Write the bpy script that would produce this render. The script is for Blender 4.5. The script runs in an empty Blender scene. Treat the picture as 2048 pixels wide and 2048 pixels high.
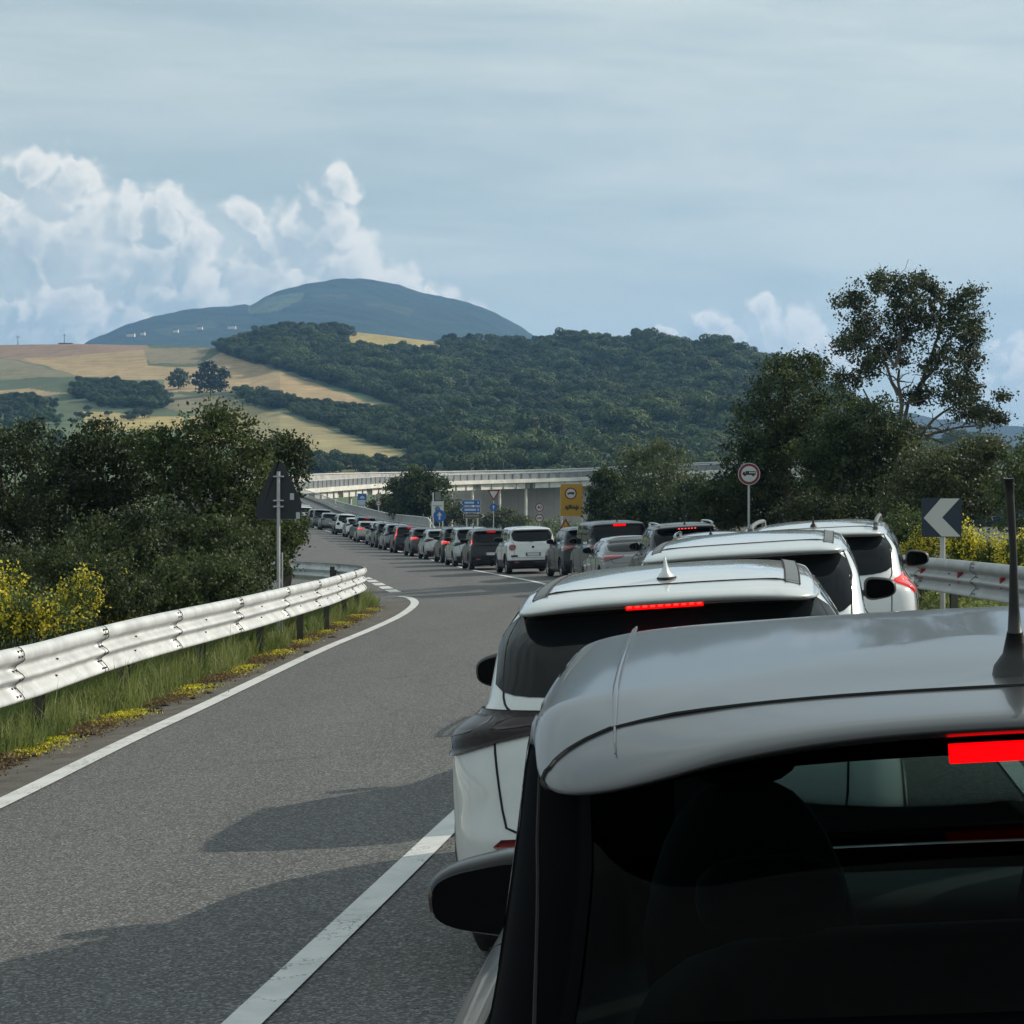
import bpy, math, random
import numpy as np
from mathutils import Vector, Matrix, Euler, noise

R = math.radians
random.seed(7)
rng = np.random.default_rng(7)
SC = bpy.context.scene
COL = SC.collection

# ------------------------------------------------------------------ camera
CAMZ = 1.90
FPX = 4383.0                      # focal length in photograph pixels (2048 wide)
cam_data = bpy.data.cameras.new("camera")
cam_data.sensor_width = 36.0
cam_data.lens = 36.0 * FPX / 2048.0
cam_data.clip_start = 0.1
cam_data.clip_end = 30000.0
cam = bpy.data.objects.new("camera", cam_data)
cam.location = (0, 0, CAMZ)
cam.rotation_euler = (R(90.0 - math.degrees(math.atan(19.0 / FPX))), 0, 0)
COL.objects.link(cam)
SC.camera = cam

# ------------------------------------------------------------------ colour management
SC.view_settings.view_transform = 'Standard'
SC.view_settings.look = 'None'
SC.view_settings.gamma = 1.0
SC.view_settings.exposure = 0.0
SC.view_settings.use_curve_mapping = False
SC.cycles.use_denoising = True
SC.cycles.max_bounces = 6
SC.cycles.diffuse_bounces = 3
SC.cycles.glossy_bounces = 3
SC.cycles.volume_bounces = 1
SC.cycles.transparent_max_bounces = 12

SUN_EL, SUN_AZ = 30.0, 67.0       # azimuth measured from +Y towards +X
SUN_STRENGTH = 4.6
SKY_STRENGTH = 0.10

# ------------------------------------------------------------------ shader expression helper
class E:
    def __init__(s, t, sock): s.t = t; s.s = sock
    def _m(s, op, o=None, c=None, clamp=False):
        n = s.t.nodes.new('ShaderNodeMath'); n.operation = op; n.use_clamp = clamp
        s.t.links.new(s.s, n.inputs[0])
        for i, v in ((1, o), (2, c)):
            if v is None: continue
            if isinstance(v, E): s.t.links.new(v.s, n.inputs[i])
            else: n.inputs[i].default_value = v
        return E(s.t, n.outputs[0])
    def __add__(s, o): return s._m('ADD', o)
    def __sub__(s, o): return s._m('SUBTRACT', o)
    def __mul__(s, o): return s._m('MULTIPLY', o)
    def __truediv__(s, o): return s._m('DIVIDE', o)
    def rsub(s, k): return (s * -1.0) + k
    def mx(s, o): return s._m('MAXIMUM', o)
    def mn(s, o): return s._m('MINIMUM', o)
    def smax(s, o, k): return s._m('SMOOTH_MAX', o, k)
    def gt(s, o): return s._m('GREATER_THAN', o)
    def pw(s, o): return s._m('POWER', o)
    def sq(s): return s._m('SQRT')
    def clamp(s): return s._m('ADD', 0.0, clamp=True)
    def ramp(s, a, b):            # smoothstep from a to b
        n = s.t.nodes.new('ShaderNodeMapRange'); n.interpolation_type = 'SMOOTHSTEP'
        s.t.links.new(s.s, n.inputs[0]); n.inputs[1].default_value = a; n.inputs[2].default_value = b
        return E(s.t, n.outputs[0])

def new(t, kind, **kw):
    n = t.nodes.new(kind)
    for k, v in kw.items(): setattr(n, k, v)
    return n

def mixc(t, fac, a, b):
    n = t.nodes.new('ShaderNodeMix'); n.data_type = 'RGBA'
    for i, v in ((0, fac), (6, a), (7, b)):
        if isinstance(v, E): t.links.new(v.s, n.inputs[i])
        elif hasattr(v, 'is_output'): t.links.new(v, n.inputs[i])
        elif i == 0: n.inputs[0].default_value = v
        else: n.inputs[i].default_value = (*v, 1)
    return n.outputs[2]

# ------------------------------------------------------------------ world: Nishita sky with thin cloud veil and cumulus
world = bpy.data.worlds.new("World"); SC.world = world; world.use_nodes = True
W = world.node_tree; W.nodes.clear()
sky = new(W, 'ShaderNodeTexSky', sky_type='NISHITA', sun_disc=False)
sky.sun_elevation = R(SUN_EL); sky.sun_rotation = R(SUN_AZ)
sky.air_density = 1.0; sky.dust_density = 1.5; sky.ozone_density = 1.5
tc = new(W, 'ShaderNodeTexCoord')
sep = new(W, 'ShaderNodeSeparateXYZ'); W.links.new(tc.outputs['Generated'], sep.inputs[0])
dx, dy, dz = (E(W, sep.outputs[i]) for i in range(3))
fy = dy.mx(0.05)
az = (dx / fy) * 4.383            # azimuth-like slope, thousands of photo pixels
el = (dz / fy) * 4.383
def wnoise(scale, detail, rough, vec, dist=0.0, dim='2D'):
    n = new(W, 'ShaderNodeTexNoise', noise_dimensions=dim); n.inputs['Scale'].default_value = scale
    n.inputs['Detail'].default_value = detail; n.inputs['Roughness'].default_value = rough
    n.inputs['Distortion'].default_value = dist
    W.links.new(vec, n.inputs['Vector']); return E(W, n.outputs['Fac'])
def comb(t, x, y, z=0.0):
    n = new(t, 'ShaderNodeCombineXYZ')
    for i, v in enumerate((x, y, z)):
        if isinstance(v, E): t.links.new(v.s, n.inputs[i])
        else: n.inputs[i].default_value = v
    return n.outputs[0]
# cumulus puffs: (azimuth, elevation, radius), built where the clouds of the photograph stand in the sky
PUFFS = [(-1.06, .62, .10), (-.975, .705, .05), (-.895, .665, .08), (-.96, .56, .12), (-.86, .55, .13), (-.77, .60, .075), (-.70, .60, .085), (-.64, .545, .075), (-.72, .50, .13), (-.62, .46, .09),
         (-.90, .42, .14), (-.76, .38, .13), (-.60, .36, .12), (-.535, .60, .055), (-.48, .55, .07), (-.50, .47, .10), (-.42, .57, .075), (-.375, .62, .065), (-.345, .665, .05), (-.36, .56, .085), (-.32, .50, .07),
         (-.42, .44, .12), (-.30, .42, .08), (-.23, .42, .06), (-.27, .33, .11), (-.17, .375, .065), (-.09, .345, .05), (-.05, .31, .04), (-.17, .28, .10), (-.42, .30, .13)]
PUFFS_R = [(.40, .345, .045), (.45, .31, .06), (.49, .365, .04), (.52, .31, .065), (.575, .33, .045), (.61, .30, .045), (.65, .26, .05), (.56, .25, .08), (.295, .325, .025), (.43, .26, .06), (1.02, .23, .09)]
def wvor(scale, vec):
    n = new(W, 'ShaderNodeTexVoronoi', feature='F1', voronoi_dimensions='2D'); n.inputs['Scale'].default_value = scale
    W.links.new(vec, n.inputs['Vector']); return E(W, n.outputs['Distance'])
warp1 = wnoise(7.0, 3.0, .55, comb(W, az, el)) - 0.5
warp2 = wnoise(7.0, 3.0, .55, comb(W, az + 31.0, el + 7.0)) - 0.5
wfine = wnoise(40.0, 5.0, .62, comb(W, az, el)) - 0.5
def blobs(aw, ew):
    D = None
    for (px, py, pr) in PUFFS + PUFFS_R:
        py -= .04 if px < -.27 else (.0 if px < .1 else -.005); pr *= .90 if px < -.27 else 1.06
        ddx = aw - px; ddy = ew - py
        k = ((ddx * ddx + ddy * ddy).sq() * (-1.0 / pr)) + 1.0
        D = k if D is None else D.mx(k)
    return D
def cloud(a, e):
    aw = a + warp1 * 0.07 + wfine * .024; ew = e + warp2 * 0.06 + wfine * .024; vw = comb(W, aw, ew)
    bil = (wvor(14.0, vw).rsub(.45)) * .50 + (wvor(34.0, vw).rsub(.42)) * .34
    return blobs(aw, ew) + bil + wfine * 0.20 + 0.15
D0 = cloud(az, el)
D1 = cloud(az + 0.024, el + 0.022)
mask = D0.ramp(-0.04, 0.42)
lit = (D0 - D1).ramp(-0.22, 0.30)
edge = D0.ramp(1.45, 0.35)
grey = wnoise(4.0, 5.0, .6, comb(W, az, el, 9.0)).ramp(.35, .75)
hfade = el.ramp(.0, .38)
front = dy.ramp(.05, .3)
# thin high veil in streaks, everywhere in the sky
vv = comb(W, dx * 1.0 + dz * 1.1, dy * .9, dz * 6.5)
veil = wnoise(2.3, 5.0, .55, vv, .6, '3D')
veil2 = wnoise(6.0, 4.0, .6, vv, .3, '3D')
vmask = (veil * .7 + veil2 * .3).ramp(.38, .62)
skyc = new(W, 'ShaderNodeVectorMath', operation='SCALE'); W.links.new(sky.outputs[0], skyc.inputs[0]); skyc.inputs[3].default_value = SKY_STRENGTH * 1.25
base = mixc(W, .78, skyc.outputs[0], (.525, .625, .600))
base = mixc(W, vmask * .85, base, (.76, .82, .765))
hz = (dz.mx(0.0)).ramp(0.0, .10)
base = mixc(W, hz.rsub(1.0) * .6, base, (.72, .79, .735))
lowlit = lit * edge * (hfade * .8 + .2)
ccol = mixc(W, lowlit, mixc(W, grey, (.54, .63, .635), (.72, .77, .745)), (1.08, 1.04, .93))
out = mixc(W, mask * front * (hfade * .40 + .60), base, ccol)
bg = new(W, 'ShaderNodeBackground'); bg.inputs[1].default_value = 1.0
W.links.new(out, bg.inputs[0])
wo = new(W, 'ShaderNodeOutputWorld'); W.links.new(bg.outputs[0], wo.inputs[0])
world.cycles.sampling_method = 'MANUAL'; world.cycles.sample_map_resolution = 512

# ------------------------------------------------------------------ sun
sd = bpy.data.lights.new("sun", 'SUN'); sd.energy = SUN_STRENGTH; sd.angle = R(0.5); sd.color = (1.0, .90, .76)
so = bpy.data.objects.new("sun", sd); COL.objects.link(so)
dirv = Vector((math.sin(R(SUN_AZ)) * math.cos(R(SUN_EL)), math.cos(R(SUN_AZ)) * math.cos(R(SUN_EL)), math.sin(R(SUN_EL))))
so.rotation_euler = dirv.to_track_quat('Z', 'Y').to_euler(); so.location = (30, 15, 40)

# ------------------------------------------------------------------ object helpers
def tag(o, label=None, cat=None, group=None, kind=None):
    if label: o['label'] = label
    if cat: o['category'] = cat
    if group: o['group'] = group
    if kind: o['kind'] = kind
    return o
def link(o, parent=None):
    COL.objects.link(o)
    if parent: o.parent = parent
    return o
def empty(name, loc=(0, 0, 0), rot=(0, 0, 0)):
    o = bpy.data.objects.new(name, None); o.location = loc; o.rotation_euler = rot
    o.empty_display_size = .3
    return link(o)
def obj(name, data, parent=None):
    return link(bpy.data.objects.new(name, data), parent)
def mesh(name, verts, faces, mat=None, smooth=False, mats=None, midx=None):
    me = bpy.data.meshes.new(name)
    me.from_pydata([tuple(v) for v in verts], [], faces)
    for m in (mats or ([mat] if mat else [])): me.materials.append(m)
    if midx is not None: me.polygons.foreach_set('material_index', midx)
    if smooth: me.polygons.foreach_set('use_smooth', [True] * len(me.polygons))
    me.update(); return me
def npmesh(name, verts, quads, mat, smooth=False, nper=4):
    """fast mesh from numpy arrays, all faces with nper corners"""
    me = bpy.data.meshes.new(name)
    nv, nf = len(verts), len(quads)
    me.vertices.add(nv); me.vertices.foreach_set('co', np.asarray(verts, dtype=np.float32).ravel())
    me.loops.add(nf * nper); me.loops.foreach_set('vertex_index', np.asarray(quads, dtype=np.int32).ravel())
    me.polygons.add(nf); me.polygons.foreach_set('loop_start', np.arange(nf, dtype=np.int32) * nper)
    me.polygons.foreach_set('loop_total', np.full(nf, nper, dtype=np.int32))
    if smooth: me.polygons.foreach_set('use_smooth', np.ones(nf, dtype=bool))
    me.materials.append(mat); me.update(calc_edges=True); return me
def vcol(me, cols, name='tint'):
    a = me.color_attributes.new(name, 'FLOAT_COLOR', 'POINT')
    c = np.ones((len(me.vertices), 4), dtype=np.float32); c[:, :cols.shape[1]] = cols
    a.data.foreach_set('color', c.ravel())

class MB:
    """collects simple solids into one mesh"""
    def __init__(s): s.v = []; s.f = []
    def add(s, vs, fs, M=None):
        k = len(s.v); s.v += [tuple((M @ Vector(v)) if M else v) for v in vs]; s.f += [tuple(i + k for i in f) for f in fs]; return s
    def box(s, x0, x1, y0, y1, z0, z1, M=None):
        vs = [(x0, y0, z0), (x1, y0, z0), (x1, y1, z0), (x0, y1, z0), (x0, y0, z1), (x1, y0, z1), (x1, y1, z1), (x0, y1, z1)]
        return s.add(vs, [(3, 2, 1, 0), (4, 5, 6, 7), (0, 1, 5, 4), (1, 2, 6, 5), (2, 3, 7, 6), (3, 0, 4, 7)], M)
    def tube(s, pts, r, n=8, M=None, cap=True):
        pts = [Vector(p) for p in pts]; rs = r if isinstance(r, (list, tuple)) else [r] * len(pts)
        vs = []; fs = []
        for i, p in enumerate(pts):
            t = (pts[min(i + 1, len(pts) - 1)] - pts[max(i - 1, 0)]).normalized()
            a = t.cross(Vector((0, 0, 1)));
            if a.length < .05: a = t.cross(Vector((0, 1, 0)))
            a.normalize(); b = t.cross(a)
            for j in range(n):
                an = 2 * math.pi * j / n; vs.append(tuple(p + (a * math.cos(an) + b * math.sin(an)) * rs[i]))
        for i in range(len(pts) - 1):
            for j in range(n): fs.append((i * n + j, i * n + (j + 1) % n, (i + 1) * n + (j + 1) % n, (i + 1) * n + j))
        if cap: fs.append(tuple(range(n))); fs.append(tuple(reversed(range((len(pts) - 1) * n, len(pts) * n))))
        return s.add(vs, fs, M)
    def prism(s, poly, y0, y1, M=None):
        """polygon given as (x, z), extruded along y; y0 is the side that faces the viewer"""
        n = len(poly)
        vs = [(x, y0, z) for x, z in poly] + [(x, y1, z) for x, z in poly]
        fs = [tuple(range(n)), tuple(reversed(range(n, 2 * n)))] + [(i, i + n, (i + 1) % n + n, (i + 1) % n) for i in range(n)]
        return s.add(vs, fs, M)
    def build(s, name, mat, parent=None, smooth=False):
        me = mesh(name, s.v, s.f, mat, smooth); return obj(name, me, parent)

# ------------------------------------------------------------------ materials
MATS = {}
def mat(name, col, rough=.6, metal=0.0, var=0.0, vscale=4.0, bump=0.0, bscale=30.0, coat=0.0, spec=.5, emit=None, estr=0.0, backdark=False, detail=4.0, coat_rough=.05):
    if name in MATS: return MATS[name]
    m = bpy.data.materials.new(name); m.use_nodes = True; t = m.node_tree
    b = t.nodes['Principled BSDF']
    b.inputs['Roughness'].default_value = rough; b.inputs['Metallic'].default_value = metal
    b.inputs['Specular IOR Level'].default_value = spec
    b.inputs['Coat Weight'].default_value = coat; b.inputs['Coat Roughness'].default_value = coat_rough
    b.inputs['Base Color'].default_value = (*col, 1)
    tcn = new(t, 'ShaderNodeTexCoord')
    c = None
    if var > 0:
        n = new(t, 'ShaderNodeTexNoise'); n.inputs['Scale'].default_value = vscale; n.inputs['Detail'].default_value = detail
        n.inputs['Roughness'].default_value = .65
        t.links.new(tcn.outputs['Object'], n.inputs['Vector'])
        f = E(t, n.outputs['Fac']).ramp(.3, .7)
        lo = tuple(x * (1 - var) for x in col); hi = tuple(min(1, x * (1 + var)) for x in col)
        c = mixc(t, f, lo, hi)
        t.links.new(c, b.inputs['Base Color'])
    if backdark:
        g = new(t, 'ShaderNodeNewGeometry')
        c = mixc(t, E(t, g.outputs['Backfacing']), c if c is not None else col, (.012, .012, .014))
        t.links.new(c, b.inputs['Base Color'])
    if bump > 0:
        n = new(t, 'ShaderNodeTexNoise'); n.inputs['Scale'].default_value = bscale; n.inputs['Detail'].default_value = 5
        t.links.new(tcn.outputs['Object'], n.inputs['Vector'])
        bp = new(t, 'ShaderNodeBump'); bp.inputs['Strength'].default_value = bump; bp.inputs['Distance'].default_value = .02
        t.links.new(n.outputs['Fac'], bp.inputs['Height']); t.links.new(bp.outputs[0], b.inputs['Normal'])
    if emit:
        b.inputs['Emission Color'].default_value = (*emit, 1); b.inputs['Emission Strength'].default_value = estr
    MATS[name] = m; return m
def paint(name, col, metal=.0, rough=.38, var=.05):
    dk = max(col) < .08
    return mat(name, col, rough, metal, var, 3.0, 0, 1, spec=.2 if dk else .5, coat=.35 if dk else 1.0, backdark=True, coat_rough=.04)
def glass_mat(name, tint, alpha_t, rough=.02, ior=1.45):
    """thin tinted car glass: mix of transparent tint and glossy reflection"""
    if name in MATS: return MATS[name]
    m = bpy.data.materials.new(name); m.use_nodes = True; t = m.node_tree; t.nodes.clear()
    tr = new(t, 'ShaderNodeBsdfTransparent'); tr.inputs[0].default_value = (*tint, 1)
    gl = new(t, 'ShaderNodeBsdfGlossy'); gl.inputs['Roughness'].default_value = rough
    fr = new(t, 'ShaderNodeFresnel'); fr.inputs[0].default_value = ior
    mx = new(t, 'ShaderNodeMixShader'); o = new(t, 'ShaderNodeOutputMaterial')
    t.links.new((E(t, fr.outputs[0]) * 1.0 + alpha_t).s, mx.inputs[0])
    t.links.new(tr.outputs[0], mx.inputs[1]); t.links.new(gl.outputs[0], mx.inputs[2]); t.links.new(mx.outputs[0], o.inputs[0])
    MATS[name] = m; return m
def leafmat(name, c1, c2, trans=.3, rough=.55):
    if name in MATS: return MATS[name]
    m = bpy.data.materials.new(name); m.use_nodes = True; t = m.node_tree; t.nodes.clear()
    at = new(t, 'ShaderNodeAttribute'); at.attribute_name = 'tint'
    sp = new(t, 'ShaderNodeSeparateColor'); t.links.new(at.outputs['Color'], sp.inputs[0])
    col = mixc(t, E(t, sp.outputs[0]), c1, c2)
    oi = new(t, 'ShaderNodeObjectInfo')
    k = E(t, oi.outputs['Random']) * (1.1 if name == 'leaf_wood' else .5) + (.45 if name == 'leaf_wood' else .75)
    vm = new(t, 'ShaderNodeVectorMath', operation='SCALE'); t.links.new(col, vm.inputs[0]); t.links.new(k.s, vm.inputs[3])
    b = new(t, 'ShaderNodeBsdfPrincipled'); b.inputs['Roughness'].default_value = rough; b.inputs['Specular IOR Level'].default_value = .35
    tl = new(t, 'ShaderNodeBsdfTranslucent'); mx = new(t, 'ShaderNodeMixShader'); mx.inputs[0].default_value = trans
    t.links.new(vm.outputs[0], b.inputs['Base Color']); t.links.new(vm.outputs[0], tl.inputs[0])
    o = new(t, 'ShaderNodeOutputMaterial')
    t.links.new(b.outputs[0], mx.inputs[1]); t.links.new(tl.outputs[0], mx.inputs[2]); t.links.new(mx.outputs[0], o.inputs[0])
    MATS[name] = m; return m

# ------------------------------------------------------------------ ground shape
def lerpt(tab):
    xs = [a for a, b in tab]; ys = [b for a, b in tab]
    def f(x):      # smooth (cubic hermite) interpolation, clamped ends
        x = np.clip(x, xs[0], xs[-1]); i = np.clip(np.searchsorted(xs, x, side='right') - 1, 0, len(xs) - 2)
        X = np.array(xs, float); Y = np.array(ys, float)
        d = np.gradient(Y, X); h = X[i + 1] - X[i]; t = (x - X[i]) / h
        return (2*t**3 - 3*t**2 + 1) * Y[i] + (t**3 - 2*t**2 + t) * h * d[i] + (-2*t**3 + 3*t**2) * Y[i+1] + (t**3 - t**2) * h * d[i+1]
    return f
# profile of the road (height at the queue lane), lane line, bank, asphalt edges, against distance
roadE = lerpt([(-20, 0), (0, 0), (10, 0), (22, 0), (35, -.05), (48, -.22), (62, -.45), (76, -.58), (85, -.70), (98, -.84), (121, -.98), (142, -.98), (157, -.82), (186, -.56), (208, -.33), (225, .15), (250, .8), (285, 1.7), (330, 2.8), (420, 4.6)])
lineX = lerpt([(-20, -5.4), (0, -2.12), (8.6, -1.0), (13.05, -.44), (21, .55), (35, 1.55), (46, 1.85), (55, 1.6), (66, .9), (75, -.35), (85, -1.6), (97, -2.85), (112, -4.7), (127, -6.6), (161, -11.9), (191, -16.7), (224, -21.5), (285, -29.5), (330, -37), (420, -56)])
bankf = lerpt([(-20, .068), (0, .068), (40, .062), (76, .03), (100, 0), (420, 0)])
ledge = lerpt([(-20, -6.7), (0, -5.8), (14, -4.9), (19, -4.62), (21.3, -4.42), (28, -3.98), (43.8, -3.5), (51, -3.4), (58, -3.75), (61, -5.0), (63, -9), (66, -18), (72, -30), (110, -24), (125, -15.5), (160, -18.5), (190, -22.5), (225, -27.5), (330, -42), (420, -62)])
redge = lerpt([(-20, 3.6), (0, 4.6), (20, 5.7), (35, 6.2), (50, 6.7), (60, 6.3), (70, 5.2), (85, 2.2), (100, 0.4), (125, -1.4), (150, -3.2), (176, -5.2), (185, -6.6), (208, -11.0), (230, -15.2), (285, -23.5), (330, -31), (420, -50)])
def sstep(x, a, b):
    t = np.clip((x - a) / (b - a), 0, 1); return t * t * (3 - 2 * t)
def G(x, y):
    """ground height at x, y"""
    x = np.asarray(x, float); y = np.asarray(y, float)
    xq = lineX(y) + 1.75
    b = bankf(y); d = x - xq
    z = roadE(y) + b * np.clip(d, -7, 1.2)
    xl, xr = ledge(y), redge(y)
    out = np.maximum(np.maximum(xl - x, x - xr), 0)
    fall = np.where(y > 120, -3.2, roadE(y) - .45 * sstep(y, 20, 90))
    fall = fall + .5 * np.sin(x * .11 + 1) * np.sin(y * .07) * sstep(out, 1, 10)
    w = sstep(out, .4, 12.0)
    z = z * (1 - w) + fall * w
    z = z - .03 * sstep(out, 0, .3)
    return z
def Gs(x, y): return float(G(x, y))

def spline(pts, step=.5):
    """Catmull-Rom through points, resampled at even spacing"""
    P = [np.array(p, float) for p in pts]; P = [2 * P[0] - P[1]] + P + [2 * P[-1] - P[-2]]
    o = []
    for i in range(1, len(P) - 2):
        n = max(2, int(np.linalg.norm(P[i+1] - P[i]) / step * 3))
        for k in range(n):
            t = k / n
            o.append(.5 * ((2*P[i]) + (-P[i-1] + P[i+1]) * t + (2*P[i-1] - 5*P[i] + 4*P[i+1] - P[i+2]) * t*t + (-P[i-1] + 3*P[i] - 3*P[i+1] + P[i+2]) * t**3))
    o.append(P[-2]); o = np.array(o)
    s = np.r_[0, np.cumsum(np.linalg.norm(np.diff(o, axis=0), axis=1))]
    q = np.arange(0, s[-1], step)
    return np.stack([np.interp(q, s, o[:, k]) for k in range(o.shape[1])], 1)
def grid_faces(nr, nc):
    i = np.arange(nr - 1)[:, None] * nc + np.arange(nc - 1)[None, :]
    return np.stack([i, i + 1, i + nc + 1, i + nc], -1).reshape(-1, 4)

# ground and road materials
def ground_mat():
    m = bpy.data.materials.new('ground_soil_grass'); m.use_nodes = True; t = m.node_tree; b = t.nodes['Principled BSDF']
    tcn = new(t, 'ShaderNodeTexCoord')
    def nz(s, d=5):
        n = new(t, 'ShaderNodeTexNoise'); n.inputs['Scale'].default_value = s; n.inputs['Detail'].default_value = d
        t.links.new(tcn.outputs['Object'], n.inputs['Vector']); return E(t, n.outputs['Fac'])
    c = mixc(t, nz(.35).ramp(.35, .65), (.055, .075, .03), (.12, .105, .06))
    c = mixc(t, nz(6).ramp(.4, .7), c, (.035, .05, .02))
    t.links.new(c, b.inputs['Base Color']); b.inputs['Roughness'].default_value = .95
    return m
def asphalt_mat():
    m = bpy.data.materials.new('asphalt'); m.use_nodes = True; t = m.node_tree; b = t.nodes['Principled BSDF']
    tcn = new(t, 'ShaderNodeTexCoord')
    def nz(s, d=4, r=.6, vec=None):
        n = new(t, 'ShaderNodeTexNoise'); n.inputs['Scale'].default_value = s; n.inputs['Detail'].default_value = d; n.inputs['Roughness'].default_value = r
        t.links.new(vec or tcn.outputs['Object'], n.inputs['Vector']); return E(t, n.outputs['Fac'])
    mp = new(t, 'ShaderNodeMapping'); mp.inputs['Scale'].default_value = (1, .18, 1); mp.inputs['Rotation'].default_value = (0, 0, R(6)); t.links.new(tcn.outputs['Object'], mp.inputs[0])
    c = mixc(t, nz(.9, 5, .6, mp.outputs[0]).ramp(.3, .72), (.080, .080, .080), (.108, .108, .107))
    c = mixc(t, nz(.25, 4).ramp(.35, .7) * .6, c, (.098, .095, .092))
    c = mixc(t, nz(1.7, 7, .72).ramp(.54, .72) * .55, c, (.052, .052, .054))
    v = new(t, 'ShaderNodeTexVoronoi'); v.inputs['Scale'].default_value = 80; t.links.new(tcn.outputs['Object'], v.inputs['Vector'])
    sp = new(t, 'ShaderNodeSeparateColor'); t.links.new(v.outputs['Color'], sp.inputs[0])
    st = E(t, sp.outputs[0])
    c = mixc(t, st.ramp(.68, .98) * .85, c, (.255, .253, .250))
    c = mixc(t, st.ramp(.36, .0) * .80, c, (.020, .020, .022))
    # bitumen cracks / seams
    w = new(t, 'ShaderNodeTexVoronoi', feature='DISTANCE_TO_EDGE'); w.inputs['Scale'].default_value = .30
    wn = new(t, 'ShaderNodeTexNoise'); wn.inputs['Scale'].default_value = 1.2; wn.inputs['Detail'].default_value = 6; t.links.new(tcn.outputs['Object'], wn.inputs['Vector'])
    vm = new(t, 'ShaderNodeVectorMath', operation='ADD'); t.links.new(mp.outputs[0], vm.inputs[0]); t.links.new(wn.outputs['Color'], vm.inputs[1]); t.links.new(vm.outputs[0], w.inputs['Vector'])
    cr = E(t, w.outputs[0]).ramp(.004, .0) * nz(.6).ramp(.45, .6)
    c = mixc(t, cr * .6, c, (.03, .03, .03))
    t.links.new(c, b.inputs['Base Color']); b.inputs['Roughness'].default_value = .82; b.inputs['Specular IOR Level'].default_value = .35
    bp = new(t, 'ShaderNodeBump'); bp.inputs['Strength'].default_value = .55; bp.inputs['Distance'].default_value = .006
    t.links.new(v.outputs['Distance'], bp.inputs['Height']); t.links.new(bp.outputs[0], b.inputs['Normal'])
    return m
def line_mat():
    m = bpy.data.materials.new('road_paint'); m.use_nodes = True; t = m.node_tree; b = t.nodes['Principled BSDF']
    tcn = new(t, 'ShaderNodeTexCoord')
    def nz(s, d=6, r=.7):
        n = new(t, 'ShaderNodeTexNoise'); n.inputs['Scale'].default_value = s; n.inputs['Detail'].default_value = d; n.inputs['Roughness'].default_value = r
        t.links.new(tcn.outputs['Object'], n.inputs['Vector']); return E(t, n.outputs['Fac'])
    c = mixc(t, nz(3).ramp(.3, .7), (.50, .51, .50), (.63, .63, .615))
    w = new(t, 'ShaderNodeTexVoronoi', feature='DISTANCE_TO_EDGE'); w.inputs['Scale'].default_value = 3.2
    wn = new(t, 'ShaderNodeTexNoise'); wn.inputs['Scale'].default_value = 9; wn.inputs['Detail'].default_value = 6; t.links.new(tcn.outputs['Object'], wn.inputs['Vector'])
    vm = new(t, 'ShaderNodeVectorMath', operation='ADD'); t.links.new(tcn.outputs['Object'], vm.inputs[0]); t.links.new(wn.outputs['Color'], vm.inputs[1]); t.links.new(vm.outputs[0], w.inputs['Vector'])
    cr = E(t, w.outputs[0]).ramp(.035, .012) * nz(1.3, 2).ramp(.5, .6)
    c = mixc(t, cr * .9, c, (.05, .05, .05))
    t.links.new(c, b.inputs['Base Color']); b.inputs['Roughness'].default_value = .6
    return m
M_shoulder = mat('shoulder_asphalt', (.085, .077, .066), .9, 0, .35, 2.5, .5, 60, detail=9)
M_ground = ground_mat(); M_asph = asphalt_mat(); M_line = line_mat()

# ground: near sheet follows the road, outer sheet runs to the hills
def build_ground():
    xs = np.r_[np.linspace(-4000, -400, 14), np.linspace(-360, -70, 20), np.arange(-66, -34, 2.0), np.arange(-34, 14, .8), np.arange(14, 60, 3.0), np.linspace(64, 360, 20), np.linspace(420, 4000, 14)]
    ys = np.r_[np.linspace(-600, -30, 14), np.arange(-20, 130, 1.0), np.arange(130, 430, 3.0), np.linspace(440, 900, 20), np.linspace(1000, 7000, 16)]
    X, Y = np.meshgrid(xs, ys)
    Z = G(X, np.clip(Y, -20, 420))
    far = sstep(np.hypot(X, np.maximum(Y, 0)), 380, 520)
    Z = Z * (1 - far) + (-3.4) * far - .02
    me = npmesh('ground', np.stack([X, Y, Z], -1).reshape(-1, 3), grid_faces(*X.shape), M_ground, True)
    tag(obj('ground', me), kind='structure')
build_ground()
def build_road():
    ys = np.r_[np.arange(-20, 130, .5), np.arange(130, 421, 1.5)]
    L = ledge(ys); Rr = redge(ys); q = lineX(ys)
    cols = []
    for a in np.linspace(0, 1, 13)[:-1]: cols.append(L + (np.minimum(q, Rr) - L) * a)
    for a in np.linspace(0, 1, 9)[:-1]: cols.append(q + (np.minimum(q + 2.95, Rr) - q) * a)
    for a in np.linspace(0, 1, 6): cols.append(np.minimum(q + 2.95, Rr) + (Rr - np.minimum(q + 2.95, Rr)) * a)
    X = np.stack(cols, 1); Y = np.repeat(ys[:, None], X.shape[1], 1)
    # ragged asphalt edge
    X[:, 0] += .06 * np.sin(ys * 2.3) + .05 * np.sin(ys * 5.1 + 1)
    Z = G(X, Y) + .022
    Z[:, 0] -= .05; Z[:, -1] -= .05
    me = npmesh('road', np.stack([X, Y, Z], -1).reshape(-1, 3), grid_faces(*X.shape), M_asph, True)
    tag(obj('road', me), kind='structure')
build_road()
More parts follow.
